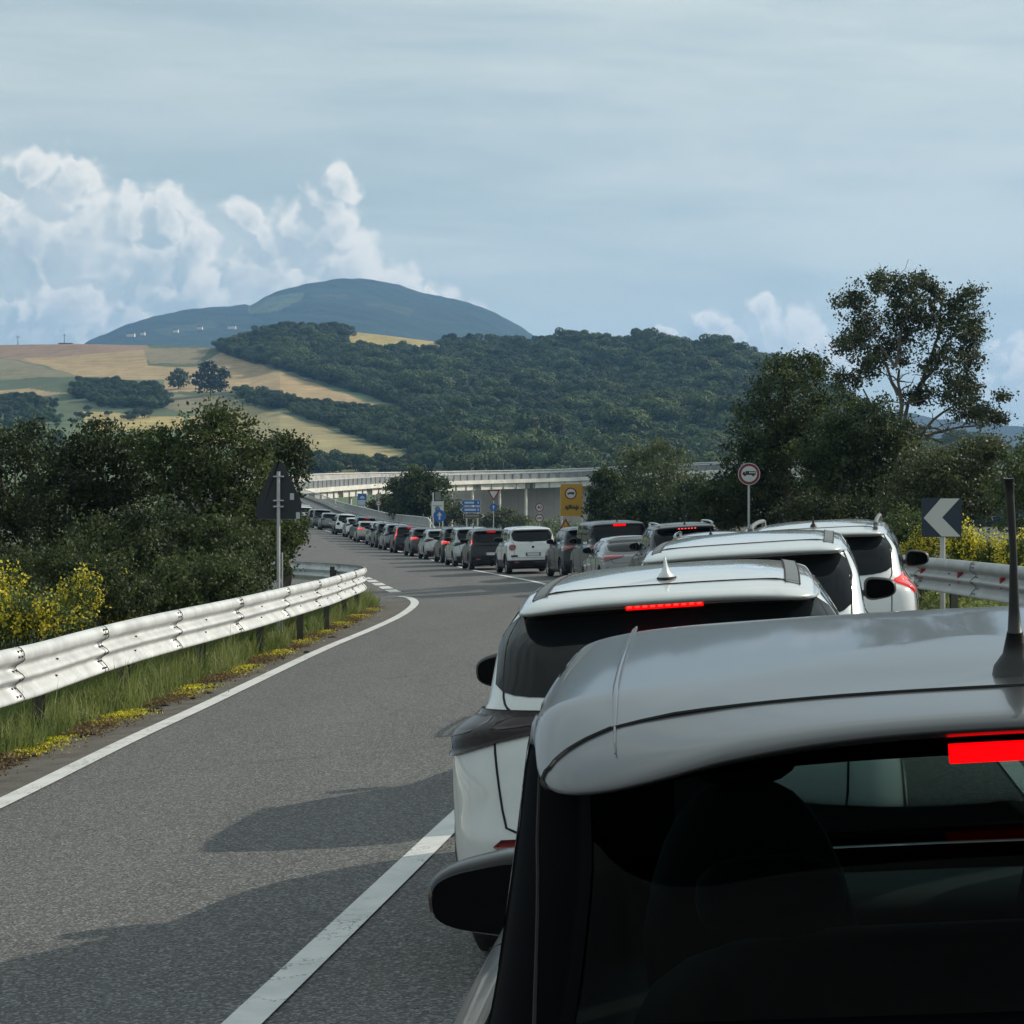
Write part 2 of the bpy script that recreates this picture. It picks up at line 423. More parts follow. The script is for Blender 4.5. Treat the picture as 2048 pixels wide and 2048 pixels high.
def ribbon(name, path, w, off=.032, label=None):
    P = np.asarray(path); T = np.gradient(P, axis=0); T /= np.linalg.norm(T, axis=1)[:, None]
    Nn = np.stack([T[:, 1], -T[:, 0]], 1)
    cols = [P + Nn * w * k for k in (-.5, 0, .5)]
    X = np.stack([c[:, 0] for c in cols], 1); Y = np.stack([c[:, 1] for c in cols], 1)
    Z = G(X, Y) + off
    me = npmesh(name, np.stack([X, Y, Z], -1).reshape(-1, 3), grid_faces(*X.shape), M_line, True)
    o = obj(name, me); tag(o, label, kind='structure'); return o
yy = np.arange(-20, 420, .5)
ribbon('lane_line', np.stack([lineX(yy), yy], 1), .165)
edge_pts = spline([(-5.3, -10), (-4.7, 4), (-4.05, 12), (-3.82, 16.3), (-3.66, 20.9), (-3.44, 25.2), (-3.0, 34.5), (-2.62, 41.2), (-2.38, 47.7), (-2.40, 54.0), (-2.72, 58.5), (-3.15, 60.6)], .4)
ribbon('left_edge_line', edge_pts, .20)
def shoulder():
    ys = np.arange(8, 57, .4); L = ledge(ys) + .02; e = np.interp(ys, edge_pts[:, 1], edge_pts[:, 0])
    X = np.stack([L + (e - L) * a + (.05 * np.sin(ys * 1.7 + 4 * a) if 0 < a < 1 else 0) for a in np.linspace(0, 1, 5)], 1); Y = np.repeat(ys[:, None], 5, 1)
    me = npmesh('shoulder', np.stack([X, Y, G(X, Y) + .027], -1).reshape(-1, 3), grid_faces(*X.shape), M_shoulder, True); tag(obj('shoulder', me), kind='structure')
shoulder()
for k in range(6):
    a = Vector((-3.35, 63.5)).lerp(Vector((-5.7, 81)), (k + .08) / 6); b_ = Vector((-3.35, 63.5)).lerp(Vector((-5.7, 81)), (k + .80) / 6)
    ribbon('give_way_dash', spline([tuple(a), tuple((a + b_) / 2), tuple(b_)], .4), .34)
M_tar = mat('tar_joint', (.048, .047, .046), .8, 0, .3, 5)
def tar(path, w):
    global M_line
    keep = M_line; M_line = M_tar; o = ribbon('tar_joint', path, w, .027); M_line = keep; return o
tar(spline([(-3.3, 17.2), (-2.2, 18.1), (-.9, 18.3), (.3, 19.2)], .2), .010)
tar(spline([(-3.0, 27.5), (-1.5, 28.4), (.2, 28.2), (1.0, 28.9)], .2), .012)
ribbon('far_left_edge_line', spline([(-30, 88), (-20, 104), (-14.2, 116), (-13.6, 125), (-15.5, 142), (-17.6, 160), (-21.5, 190), (-26.5, 225), (-40.5, 330)], 1.0), .22)
yy = np.arange(176, 415, 1.0)
ribbon('right_edge_line', np.stack([redge(yy) - 1.0, yy], 1), .22)
ribbon('near_right_line', np.stack([lineX(np.arange(-20, 150, .5)) + 3.6, np.arange(-20, 150, .5)], 1), .14)

# ------------------------------------------------------------------ hills
def interp(tab, x): return np.interp(x, [a for a, _ in tab], [b for _, b in tab])
def inpoly(x, y, poly):
    c = np.zeros(x.shape, bool); n = len(poly); j = n - 1
    for i in range(n):
        xi, yi = poly[i]; xj, yj = poly[j]
        if yi != yj:
            m = ((yi > y) != (yj > y)) & (x < (xj - xi) * (y - yi) / (yj - yi) + xi); c ^= m
        j = i
    return c
def bearing(a, e, dist):
    """point at azimuth a and elevation e (surveyed on the photograph, in its pixels) at a given distance"""
    return (a - 1024) / FPX * dist, dist, CAMZ + (1005 - e) / FPX * dist
def survey_noise(X, Y, s, k=0):
    return (np.sin(X * s + 1.3 + k) * np.cos(Y * s * .8 + k * 2) + .5 * np.sin(X * s * 2.3 + Y * s * 1.7 + k) + .25 * np.sin(X * s * 5.1 - Y * s * 4.3)) / 1.75
HC = [(-900, 730), (-300, 700), (0, 690), (150, 688), (300, 691), (440, 695), (500, 684), (560, 662), (620, 665), (690, 662), (780, 672), (865, 683), (950, 694), (1050, 692), (1150, 688), (1280, 694), (1380, 700), (1470, 716), (1530, 735), (1600, 765), (1700, 815), (1790, 868), (1850, 905), (2050, 925), (2600, 935)]
HD = [(-900, 1300), (0, 1450), (450, 1350), (700, 1400), (1200, 1300), (1500, 1150), (1800, 1000), (2600, 900)]
def hill_pt(a, v):
    crest = interp(HC, a); dc = interp(HD, a)
    e = 1042 + (crest - 1042) * v; d = 470 + (dc - 470) * v ** 1.25
    x, y, z = bearing(a, e, d)
    return x, y, z + survey_noise(x, y, .018) * 2.2 * sstep(v, 0, .3) * sstep(1 - v, 0, .15), e
F_tan = (.33, .235, .115); F_pink = (.25, .16, .105); F_gold = (.36, .28, .10); F_green = (.075, .105, .045); F_grey = (.185, .165, .092); F_olive = (.27, .225, .10)
ZONES = [ # fields as they lie on the slope (azimuth, elevation)
    (F_pink, [(-950, 640), (-950, 740), (0, 715), (130, 742), (290, 735), (300, 700), (290, 680), (0, 680)]),
    (F_grey, [(-950, 735), (0, 717), (80, 735), (165, 756), (0, 760), (-950, 800)]),
    (F_tan, [(40, 718), (100, 715), (290, 700), (295, 728), (395, 732), (440, 705), (520, 730), (600, 758), (700, 792), (790, 826), (700, 825), (600, 812), (520, 805), (455, 790), (330, 790), (330, 765), (165, 757)]),
    ((.20, .165, .095), [(285, 696), (420, 696), (395, 726), (300, 724)]),
    (F_tan, [(-950, 815), (0, 778), (60, 777), (150, 788), (0, 795), (-950, 850)]),
    (F_gold, [(150, 823), (250, 826), (365, 829), (375, 858), (290, 856), (190, 858)]),
    (F_grey, [(330, 792), (470, 800), (500, 815), (420, 828), (330, 815)]),
    (F_olive, [(375, 829), (500, 812), (560, 822), (640, 848), (720, 885), (800, 905), (880, 938), (820, 945), (640, 945), (600, 900), (500, 900), (375, 880)]),
    (F_gold, [(680, 640), (880, 640), (880, 712), (780, 700), (680, 694)]),
]
def woodmask(a, e):
    """True where woodland covers the slope"""
    left = interp([(640, 300), (690, 425), (705, 440), (730, 530), (760, 635), (792, 745), (826, 815), (870, 850), (905, 870), (945, 905), (1040, 935)], e)
    m = a > left
    for c, p in ((0, [(680, 640), (880, 640), (885, 715), (780, 706), (680, 700)]),): m &= ~inpoly(a, e, p)
    return m
HEDGES = [[(160, 768), (230, 778), (300, 784), (335, 806), (328, 820), (200, 812), (150, 795)], [(-900, 800), (0, 795), (90, 800), (130, 850), (-900, 900)],
          [(465, 788), (540, 800), (600, 812), (700, 828), (790, 830), (830, 870), (880, 935), (800, 902), (720, 878), (640, 842), (560, 815), (500, 812)],
          [(610, 928), (860, 932), (860, 945), (610, 945)], [(440, 692), (520, 712), (560, 740), (500, 722), (440, 702)]]
def build_hill():
    a = np.r_[np.linspace(-900, -20, 60), np.linspace(0, 960, 480), np.linspace(970, 2600, 160)]
    v = np.r_[np.linspace(-.15, .1, 8), np.linspace(.11, 1, 230)]
    A, V = np.meshgrid(a, v)
    X, Y, Z, El = hill_pt(A, V)
    back = [(X[-1] * (1 + k * .09), Y[-1] * (1 + k * .09), Z[-1] - 6 * k - 2.5 * k * k, El[-1]) for k in range(1, 8)]
    X = np.vstack([X] + [b[0][None] for b in back]); Y = np.vstack([Y] + [b[1][None] for b in back]); Z = np.vstack([Z] + [b[2][None] for b in back]); El = np.vstack([El] + [b[3][None] for b in back])
    A2 = np.repeat(a[None, :], X.shape[0], 0)
    wob = survey_noise(X, Y, .05, 3) * 3.0
    C = np.empty(X.shape + (3,)); C[:] = F_green
    C *= (1 + .35 * survey_noise(X, Y, .03, 5))[..., None]
    for col, poly in ZONES:
        m = inpoly(A2 + wob, El + wob * .6, poly)
        str_ = 1 + .10 * np.sin(El * 1.3 + A2 * .05 + wob) + .14 * survey_noise(X, Y, .06, 8)
        C[m] = np.array(col) * str_[m][:, None]
    C[woodmask(A2, El)] = (.04, .055, .025)
    m = bpy.data.materials.new('hill_fields'); m.use_nodes = True; t = m.node_tree; b = t.nodes['Principled BSDF']
    at = new(t, 'ShaderNodeAttribute'); at.attribute_name = 'tint'; tcn = new(t, 'ShaderNodeTexCoord')
    n = new(t, 'ShaderNodeTexNoise'); n.inputs['Scale'].default_value = .12; n.inputs['Detail'].default_value = 7; n.inputs['Roughness'].default_value = .7
    mp = new(t, 'ShaderNodeMapping'); mp.inputs['Scale'].default_value = (1, .35, 1); t.links.new(tcn.outputs['Object'], mp.inputs[0]); t.links.new(mp.outputs[0], n.inputs['Vector'])
    vm = new(t, 'ShaderNodeVectorMath', operation='SCALE'); t.links.new(at.outputs['Color'], vm.inputs[0]); t.links.new((E(t, n.outputs['Fac']) * 1.1 + .45).s, vm.inputs[3])
    t.links.new(vm.outputs[0], b.inputs['Base Color']); b.inputs['Roughness'].default_value = .95
    me = npmesh('hillside', np.stack([X, Y, Z], -1).reshape(-1, 3), grid_faces(*X.shape), m, True)
    vcol(me, C.reshape(-1, 3)); tag(obj('hillside', me), kind='structure')
build_hill()

def far_hill(name, crest, base_e, dbase, dcrest, cols, pales=(), seed=0, nx=420):
    a0, a1 = crest[0][0], crest[-1][0]
    a = np.linspace(a0, a1, nx); v = np.r_[np.linspace(0, 1, 90)]
    A, V = np.meshgrid(a, v)
    c1 = interp(crest, a); kk = np.hanning(max(5, nx // 5)); kk /= kk.sum(); sm = np.convolve(np.pad(c1, len(kk) // 2, 'edge'), kk, 'same')[len(kk) // 2:][:nx]
    cr = sm[None, :] + (c1 - sm)[None, :] * V ** 7; e = base_e + (cr - base_e) * V; d = dbase + (dcrest - dbase) * V
    X, Y, Z = bearing(A, e, d)
    Z = Z + survey_noise(X, Y, .006, seed) * 14 * V * (1 - V) * 2 + survey_noise(X, Y, .045, seed + 1) * 2.2 * sstep(V, .05, .3)
    back = [(X[-1] * (1 + k * .05), Y[-1] * (1 + k * .05), Z[-1] - 40 * k * k) for k in (1, 2, 3)]
    X = np.vstack([X] + [b[0][None] for b in back]); Y = np.vstack([Y] + [b[1][None] for b in back]); Z = np.vstack([Z] + [b[2][None] for b in back])
    C = np.empty(X.shape + (3,)); C[:] = cols
    C *= (1 + .35 * survey_noise(X, Y, .01, seed + 5) + .35 * survey_noise(X, Y, .05, seed + 2))[..., None]
    A3 = np.vstack([A] + [A[-1][None]] * 3); E3 = np.vstack([e] + [e[-1][None]] * 3)
    for c, p in pales: C[inpoly(A3 + 3 * survey_noise(X, Y, .02), E3, p)] = c
    m = bpy.data.materials.new(name + '_cover'); m.use_nodes = True; t = m.node_tree; b = t.nodes['Principled BSDF']
    at = new(t, 'ShaderNodeAttribute'); at.attribute_name = 'tint'; tcn = new(t, 'ShaderNodeTexCoord')
    n = new(t, 'ShaderNodeTexNoise'); n.inputs['Scale'].default_value = .03; n.inputs['Detail'].default_value = 8; n.inputs['Roughness'].default_value = .7; t.links.new(tcn.outputs['Object'], n.inputs['Vector'])
    vm = new(t, 'ShaderNodeVectorMath', operation='SCALE'); t.links.new(at.outputs['Color'], vm.inputs[0]); t.links.new((E(t, n.outputs['Fac']) * 1.6 + .2).s, vm.inputs[3])
    t.links.new(vm.outputs[0], b.inputs['Base Color']); b.inputs['Roughness'].default_value = 1.0
    bp = new(t, 'ShaderNodeBump'); bp.inputs['Strength'].default_value = .9; bp.inputs['Distance'].default_value = 14; t.links.new(n.outputs['Fac'], bp.inputs['Height']); t.links.new(bp.outputs[0], b.inputs['Normal'])
    me = npmesh(name, np.stack([X, Y, Z], -1).reshape(-1, 3), grid_faces(*X.shape), m, True)
    vcol(me, C.reshape(-1, 3)); return tag(obj(name, me), kind='structure')
MT = [(60, 760), (165, 690), (180, 680), (240, 655), (290, 638), (340, 625), (385, 618), (440, 614), (490, 608), (500, 612), (530, 594), (570, 578), (620, 566), (680, 558), (720, 557), (760, 561), (800, 571), (850, 588), (880, 591), (940, 606), (1000, 630), (1040, 652), (1085, 682), (1140, 740)]
far_hill('mountain', MT, 800, 2600, 4400, (.020, .042, .030), [((.05, .075, .045), [(300, 660), (420, 640), (440, 650), (330, 672)]), ((.05, .07, .04), [(720, 600), (830, 618), (820, 630), (730, 612)]), ((.11, .15, .08), [(495, 612), (530, 597), (575, 588), (610, 588), (600, 605), (560, 622), (500, 630)]), ((.06, .075, .045), [(620, 592), (690, 590), (700, 600), (630, 602)])], 2)
far_hill('far_hill', [(1560, 905), (1640, 860), (1700, 838), (1760, 825), (1820, 826), (1880, 838), (1950, 846), (2048, 853), (2300, 880), (2700, 900)], 960, 1900, 3600, (.022, .034, .026), [], 9, 240)

# farmhouses and masts on the mountain foot and on the ridge
def farmhouse(a, e, d, w, h, label):
    x, y, z = bearing(a, e, d); o = empty('farmhouse', (x, y, z - 4))
    MB().box(-w/2, w/2, -4, 4, 0, h + 3).build('wall', mat('farm_wall', (.75, .73, .68), .9), o)
    MB().prism([(-w/2 - .5, h + 3), (w/2 + .5, h + 3), (w/3, h + 4.4), (-w/3, h + 4.4)], -4.5, 4.5).build('roof', mat('farm_roof', (.30, .20, .15), .9), o)
    for k in range(3): MB().box(-w/2 + w*(k+.5)/3 - .7, -w/2 + w*(k+.5)/3 + .7, -4.06, -3.9, 3.2, 4.4).build('window', mat('farm_window', (.05, .06, .07), .3), o)
    tag(o, label, 'farmhouse')
for q in [(262, 668, 3000, 11, 1.5, 'white farmhouse low on the blue mountain, leftmost of the scattered houses'),
          (286, 665, 3050, 6, 1.2, 'small white farmhouse just right of the leftmost one on the mountain foot'),
          (352, 660, 3150, 7, 1.2, 'white farmhouse below the left shoulder of the blue mountain'),
          (400, 654, 3250, 8, 1.2, 'white farmhouse on the mountain slope between two others, above the wheat ridge'),
          (464, 653, 3300, 12, 1.6, 'wide white farmhouse on the mountain, nearest to the wooded knoll')]: farmhouse(*q)
for a, e0, e1, lab in ((36, 692, 671, 'thin radio mast standing alone at the far left of the wheat ridge'), (129, 690, 667, 'thin mast beside a low hut on the wheat ridge')):
    x, y, z0 = bearing(a, e0 + 6, 1440); h = (e0 + 6 - e1) / FPX * 1440
    o = empty('mast', (x, y, z0))
    MB().tube([(0, 0, 0), (0, 0, h)], [.35, .15], 6).build('pole', mat('mast_metal', (.12, .13, .14), .6), o)
    MB().box(-1.2, 1.2, -.2, .2, h * .86, h * .89).build('cross_arm', mat('mast_metal', (.12, .13, .14), .6), o)
    if a == 129: MB().box(-3.5, 5.5, -2, 2, 0, 3.2).build('hut', mat('hut_wall', (.10, .10, .10), .9), o)
    tag(o, lab, 'mast')

# ------------------------------------------------------------------ foliage
LEAF_T = np.array([(-.5, 0, 0), (0, .32, .10), (.5, 0, 0), (0, -.32, .10)])
def leaves(centers, size, r, up=.25, nrm=None):
    """diamond leaves at the given centres with random directions; nrm gives preferred facing"""
    n = len(centers)
    a = r.normal(size=(n, 3)); a /= np.linalg.norm(a, axis=1)[:, None]
    if nrm is not None:
        nn = nrm + r.normal(size=(n, 3)) * .38; nn /= np.linalg.norm(nn, axis=1)[:, None]; a = np.cross(nn, a); a /= np.linalg.norm(a, axis=1)[:, None] + 1e-9
    b = r.normal(size=(n, 3)); b[:, 2] += up
    if nrm is not None: b = np.cross(a, nn)
    b -= (a * b).sum(1)[:, None] * a; b /= np.linalg.norm(b, axis=1)[:, None]
    c = np.cross(a, b); s = size * r.uniform(.6, 1.3, n)[:, None]
    V = np.empty((n, 4, 3))
    for k in range(4):
        V[:, k] = centers + (a * LEAF_T[k, 0] + b * LEAF_T[k, 1] + c * LEAF_T[k, 2]) * s
    return V.reshape(-1, 3), np.arange(n * 4).reshape(n, 4)
def crown_pts(blobs, nclump, per, sig, r, hollow=.55, flat=.75):
    """leaf positions: clumps spread through the outer part of overlapping ellipsoids"""
    vol = np.array([b[3] * b[4] * b[5] for b in blobs]) ** .67; vol /= vol.sum()
    P = []; T = []
    which = r.choice(len(blobs), nclump, p=vol)
    for w in which:
        bx, by, bz, rx, ry, rz = blobs[w]
        d = r.normal(size=3); d /= np.linalg.norm(d); q = hollow + (1 - hollow) * r.random() ** .6
        q *= 1 + .12 * r.normal()
        c = np.array([bx + d[0] * rx * q, by + d[1] * ry * q, bz + d[2] * rz * q])
        s = sig * r.uniform(.5, 1.35); k = max(3, int(per * r.uniform(.5, 1.4)))
        o = r.normal(size=(k, 3)) * s * .7; o[:, 2] *= flat
        P.append(c + o); T.append(np.full(k, r.random()) * .8 + r.random(k) * .2)
    return np.vstack(P), np.concatenate(T) ** 1.25
M_bark = mat('bark', (.10, .085, .065), .95, 0, .3, 3, .6, 20)
M_bark_pale = mat('bark_pale', (.13, .12, .10), .9, 0, .35, 4, .5, 20)
L_dark = leafmat('leaf_dark', (.009, .018, .008), (.066, .092, .028), .34, .62)
L_mid = leafmat('leaf_mid', (.013, .028, .010), (.115, .150, .048), .38, .62)
L_olive = leafmat('leaf_olive', (.045, .060, .026), (.13, .15, .06), .30)
L_pop = leafmat('leaf_poplar', (.018, .030, .014), (.085, .105, .050), .22)
L_yell = leafmat('broom_flower', (.55, .46, .02), (.85, .76, .10), .35, .6)
L_broom = leafmat('broom_green', (.045, .075, .02), (.13, .17, .045), .3)
L_pale = leafmat('leaf_pale', (.09, .125, .07), (.21, .25, .15), .3)
L_pale2 = leafmat('leaf_sage', (.05, .07, .035), (.15, .18, .08), .4)
L_wood = leafmat('leaf_wood', (.022, .040, .015), (.070, .105, .034), .12, .8)
def limb(mb, p0, p1, r0, r1, r, n=6, wig=.12, sides=7):
    pts = []; p0 = np.array(p0, float); p1 = np.array(p1, float); L = np.linalg.norm(p1 - p0)
    off = r.normal(size=(n + 1, 3)) * wig * L / n
    off = np.cumsum(off, 0); off -= off[0]
    for i in range(n + 1):
        t = i / n; pts.append(p0 + (p1 - p0) * t + off[i] * math.sin(math.pi * t))
    mb.tube(pts, [r0 + (r1 - r0) * i / n for i in range(n + 1)], sides); return pts
def tree(name, label, cat, x, y, blobs, nclump, per, sig, leaf, lm, trunk_r=.12, trunk_h=None, forks=4, bark=None, group=None, seed=0, hollow=.5, z=None, extra=None):
    r = np.random.default_rng(seed * 13 + 5)
    gz = Gs(x, y) if z is None else z
    o = empty(name, (x, y, gz))
    P, T = crown_pts(blobs, nclump, per, sig, r, hollow)
    P[:, 2] = np.maximum(P[:, 2], .03)
    V, F = leaves(P, leaf, r)
    me = npmesh('crown', V, F, lm); vcol(me, np.repeat(T, 4)[:, None] * np.ones((1, 3)))
    obj('crown', me, o)
    mb = MB(); top = max(b[2] for b in blobs)
    th = trunk_h if trunk_h else top * .45
    bx = np.mean([b[0] for b in blobs]); by = np.mean([b[1] for b in blobs])
    pts = limb(mb, (0, 0, -.1), (bx * .4, by * .4, th), trunk_r, trunk_r * .7, r)
    for b in blobs[:forks + 2]:
        e = (b[0] + r.normal() * .1 * b[3], b[1], b[2] + b[5] * .35)
        pp = limb(mb, pts[-1], e, trunk_r * .6, trunk_r * .12, r, 7, .18)
        for k in range(2):
            q = pp[r.integers(2, 5)]; d = r.normal(size=3); d[2] = abs(d[2]); d *= b[3] * .7 / np.linalg.norm(d)
            limb(mb, q, q + d, trunk_r * .25, trunk_r * .06, r, 5, .2, 5)
    me = mesh('trunk', mb.v, mb.f, bark or M_bark, True); obj('trunk', me, o)
    tag(o, label, cat, group); return o

# forest: leaf-clump crowns instanced over the wooded slopes with geometry nodes
def proto_crown(seed, lm=None):
    r = np.random.default_rng(seed)
    bl = [(0, 0, .5, .42, .42, .40)] + [(r.normal() * .24, r.normal() * .24, .5 + r.random() * .32, .24, .24, .20) for _ in range(8)]
    P = []; Nn = []
    for (bx, by, bz, rx, ry, rz) in bl:
        d = r.normal(size=(230, 3)); d /= np.linalg.norm(d, axis=1)[:, None]; q = 1 + r.normal(size=(230, 1)) * .06
        P.append(np.array([bx, by, bz]) + d * q * [rx, ry, rz]); Nn.append(d)
    P = np.vstack(P); Nn = np.vstack(Nn); T = r.random(len(P)) * .5 + .5 * np.repeat(r.random(len(bl)), 230)
    V, F = leaves(P, .095, r, .25, Nn)
    me = npmesh('wood_crown', V, F, lm or L_wood); vcol(me, np.repeat(T, 4)[:, None] * np.ones((1, 3)))
    return bpy.data.objects.new('wood_crown', me)
PROTOS = [proto_crown(k) for k in range(4)]
def scatter(name, pts, scales, label, cat, protos=PROTOS):
    """one object whose modifier instances the crowns on its own points"""
    me = bpy.data.meshes.new(name); me.vertices.add(len(pts)); me.vertices.foreach_set('co', np.asarray(pts, np.float32).ravel())
    a = me.attributes.new('sc', 'FLOAT_VECTOR', 'POINT'); a.data.foreach_set('vector', np.asarray(scales, np.float32).ravel())
    o = obj(name, me); tag(o, label, cat, kind='stuff')
    g = bpy.data.node_groups.new(name + '_scatter', 'GeometryNodeTree')
    g.interface.new_socket('Geometry', in_out='INPUT', socket_type='NodeSocketGeometry'); g.interface.new_socket('Geometry', in_out='OUTPUT', socket_type='NodeSocketGeometry')
    gi = g.nodes.new('NodeGroupInput'); go = g.nodes.new('NodeGroupOutput')
    jo = g.nodes.new('GeometryNodeJoinGeometry'); ins = g.nodes.new('GeometryNodeInstanceOnPoints')
    for p in protos:
        oi = g.nodes.new('GeometryNodeObjectInfo'); oi.inputs['Object'].default_value = p; oi.inputs['As Instance'].default_value = True
        g.links.new(oi.outputs['Geometry'], jo.inputs[0])
    m2p = g.nodes.new('GeometryNodeMeshToPoints')
    na = g.nodes.new('GeometryNodeInputNamedAttribute'); na.data_type = 'FLOAT_VECTOR'; na.inputs['Name'].default_value = 'sc'
    rv = g.nodes.new('FunctionNodeRandomValue'); rv.data_type = 'FLOAT_VECTOR'; rv.inputs[0].default_value = (0, 0, 0); rv.inputs[1].default_value = (0, 0, 6.28)
    g.links.new(gi.outputs[0], m2p.inputs['Mesh']); g.links.new(m2p.outputs[0], ins.inputs['Points']); g.links.new(jo.outputs[0], ins.inputs['Instance'])
    ins.inputs['Pick Instance'].default_value = True
    g.links.new(na.outputs['Attribute'], ins.inputs['Scale']); g.links.new(rv.outputs[0], ins.inputs['Rotation']); g.links.new(ins.outputs[0], go.inputs[0])
    md = o.modifiers.new('scatter', 'NODES'); md.node_group = g
    return o
def hill_scatter(keep, n, s0, s1, seed, arange=(-900, 2500), vr=(.03, 1.0)):
    r = np.random.default_rng(seed)
    a = r.uniform(arange[0], arange[1], n); v = np.sqrt(r.uniform(vr[0] ** 2, vr[1] ** 2, n))
    x, y, z, e = hill_pt(a, v); k = keep(a, e, r)
    x, y, z = x[k], y[k], z[k]; s = r.uniform(s0, s1, len(x)) * np.where(r.random(len(x)) < .12, 1.25, 1)
    sc = np.stack([s * r.uniform(.9, 1.25, len(x)), s * r.uniform(.9, 1.25, len(x)), s * r.uniform(.8, 1.1, len(x))], 1)
    return np.stack([x, y, z - s * .12], 1), sc
p, s = hill_scatter(lambda a, e, r: woodmask(a - 9, e - 3), 26000, 4.6, 8.2, 1)
scatter('woodland', p, s, 'dense dark green woodland covering the round hill behind the viaduct', 'woodland')
L_wood2 = leafmat('leaf_wood_light', (.04, .064, .020), (.105, .138, .042), .12, .8)
PROTOS2 = [proto_crown(k + 40, L_wood2) for k in range(3)]
def light_patches(a, e, r):
    n = np.sin(a * .021 + 2) * np.cos(e * .05 + a * .013) + .7 * np.sin(a * .05 - e * .09) + .5 * np.sin(a * .11 + e * .17)
    return woodmask(a - 14, e - 4) & (n > .55)
p, s = hill_scatter(light_patches, 7000, 6.0, 11.5, 2); p[:, 2] += 1.2
scatter('woodland', p, s, 'lighter green broadleaf crowns standing in patches of the dark woodland', 'woodland', PROTOS2)
hl = ['hedgerow trees between the wheat field and the grey green field at left', 'dark copse at the far left below the wheat fields', 'long dark hedgerow separating the upper and lower wheat fields', 'low dark trees along the top of the viaduct', 'strip of scrub at the head of the golden field']
for k, hp in enumerate(HEDGES):
    p, s = hill_scatter(lambda a, e, r, hp=hp: inpoly(a, e, hp) & (np.sin(a * .13 + e * .2) + np.sin(a * .31 - e * .13) > (-.9 if hp[0][0] > -500 else -2)), 26000, 3.2, 5.6, 20 + k, (-900, 900))
    if len(p) > 900: p, s = p[:900], s[:900]
    scatter('hedgerow', p, s, hl[k], 'hedgerow')
# low hedges and single bushes in the green strips
def strips(a, e, r): return (~woodmask(a, e)) & (r.random(len(a)) < .05) & inpoly(a, e, [(-900, 850), (0, 800), (150, 815), (330, 830), (190, 860), (0, 930), (-900, 940)])
p, s = hill_scatter(strips, 30000, 2.0, 4.5, 33, (-900, 900)); scatter('scrub', p, s, 'scattered scrub on the green slope at the left', 'scrub')
def hill_tree(name, label, a, e, w, seed):
    # find the point of the slope with this bearing
    vs = np.linspace(.05, 1, 400); x, y, z, ee = hill_pt(np.full(400, a, float), vs); i = int(np.argmin(abs(ee - e)))
    u = w / FPX * y[i] / 2
    bl = [(0, 0, u * .95, u * .85, u * .85, u * .8), (-u * .4, 0, u * .8, u * .6, u * .6, u * .6), (u * .45, 0, u * .85, u * .6, u * .6, u * .6), (0, 0, u * 1.3, u * .55, u * .55, u * .5)]
    tree(name, label, 'tree', x[i], y[i], bl, 240, 14, u * .10, u * .14, L_wood, .35, seed=seed, z=z[i], hollow=.6)
hill_tree('field_tree', 'round dark tree standing in the wheat, left of the wider one beside it', 357, 787, 46, 3)
hill_tree('field_tree', 'wide dark tree in the wheat field, right of the smaller round one', 421, 797, 76, 4)

# roadside trees, left side
def pxb(a, e, d, rx, rz=None, base=None):
    """crown blob from survey: bearing a, elevation e, distance d and pixel radii, relative to trunk base"""
    x, y, z = bearing(a, e, d); return (x, y, z, rx / FPX * d, rx / FPX * d, (rz or rx) / FPX * d)
def stree(name, label, cat, d, a0, blobs, nclump, per, leaf, lm, seed, sig=.22, trunk_r=.1, group=None, hollow=.45, forks=4, bark=None, trunk_h=None):
    x0 = (a0 - 1024) / FPX * d; gz = Gs(x0, d)
    bl = []
    for k, (a, e, rx, rz) in enumerate(blobs):
        X, Y, Z, r1, r2, r3 = pxb(a, e, d, rx, rz); bl.append((X - x0, ((k * 37) % 10 - 5) / 10 * r1 * 1.1, Z - gz, r1, max(r1, .9), r3))
    return tree(name, label, cat, x0, d, bl, nclump, per, sig, leaf, lm, trunk_r, trunk_h, forks, bark, group, seed, hollow)
stree('roadside_tree', 'dark broadleaf tree at the left picture edge behind the yellow broom', 'tree', 46, 60, [(40, 960, 95, 95), (0, 1060, 120, 90), (110, 1040, 110, 120), (60, 890, 60, 45), (-60, 920, 90, 80)], 420, 44, .085, L_dark, 11, .2)
stree('roadside_tree', 'dark tree with a jagged top second from the left picture edge', 'tree', 43, 215, [(190, 940, 85, 85), (230, 1040, 100, 110), (140, 1000, 90, 120), (205, 885, 50, 40), (270, 960, 60, 70)], 430, 44, .08, L_dark, 12, .19)
stree('roadside_tree', 'bright topped leafy tree, tallest on the left, above the dark mass', 'tree', 42, 440, [(440, 905, 85, 80), (440, 850, 55, 42), (350, 920, 70, 70), (500, 950, 65, 80), (400, 1010, 100, 100), (310, 900, 50, 50), (480, 1060, 80, 80)], 520, 46, .078, L_mid, 13, .18)
stree('roadside_tree', 'darker tree rising beside the triangular sign back', 'tree', 52, 575, [(565, 925, 42, 46), (586, 905, 30, 30), (545, 985, 46, 60), (560, 895, 30, 26), (525, 1050, 60, 70)], 330, 40, .085, L_dark, 14, .17)
stree('roadside_bush', 'dark undergrowth bush filling the gap under the left trees', 'bush', 38, 330, [(330, 1100, 110, 100), (220, 1110, 100, 80), (430, 1110, 100, 80)], 380, 40, .075, L_dark, 15, .16, .04)
stree('roadside_bush', 'leafy green bush behind the guardrail left of the sign post', 'bush', 34.5, 400, [(390, 1170, 95, 62), (330, 1190, 60, 50), (460, 1165, 70, 60)], 420, 34, .06, L_mid, 16, .12, .03)
stree('roadside_bush', 'bush with pale leaves around the foot of the triangular sign', 'bush', 44, 560, [(545, 1110, 40, 55), (578, 1075, 26, 34), (590, 1050, 16, 18), (525, 1060, 46, 50)], 300, 34, .07, L_mid, 17, .13, .03)
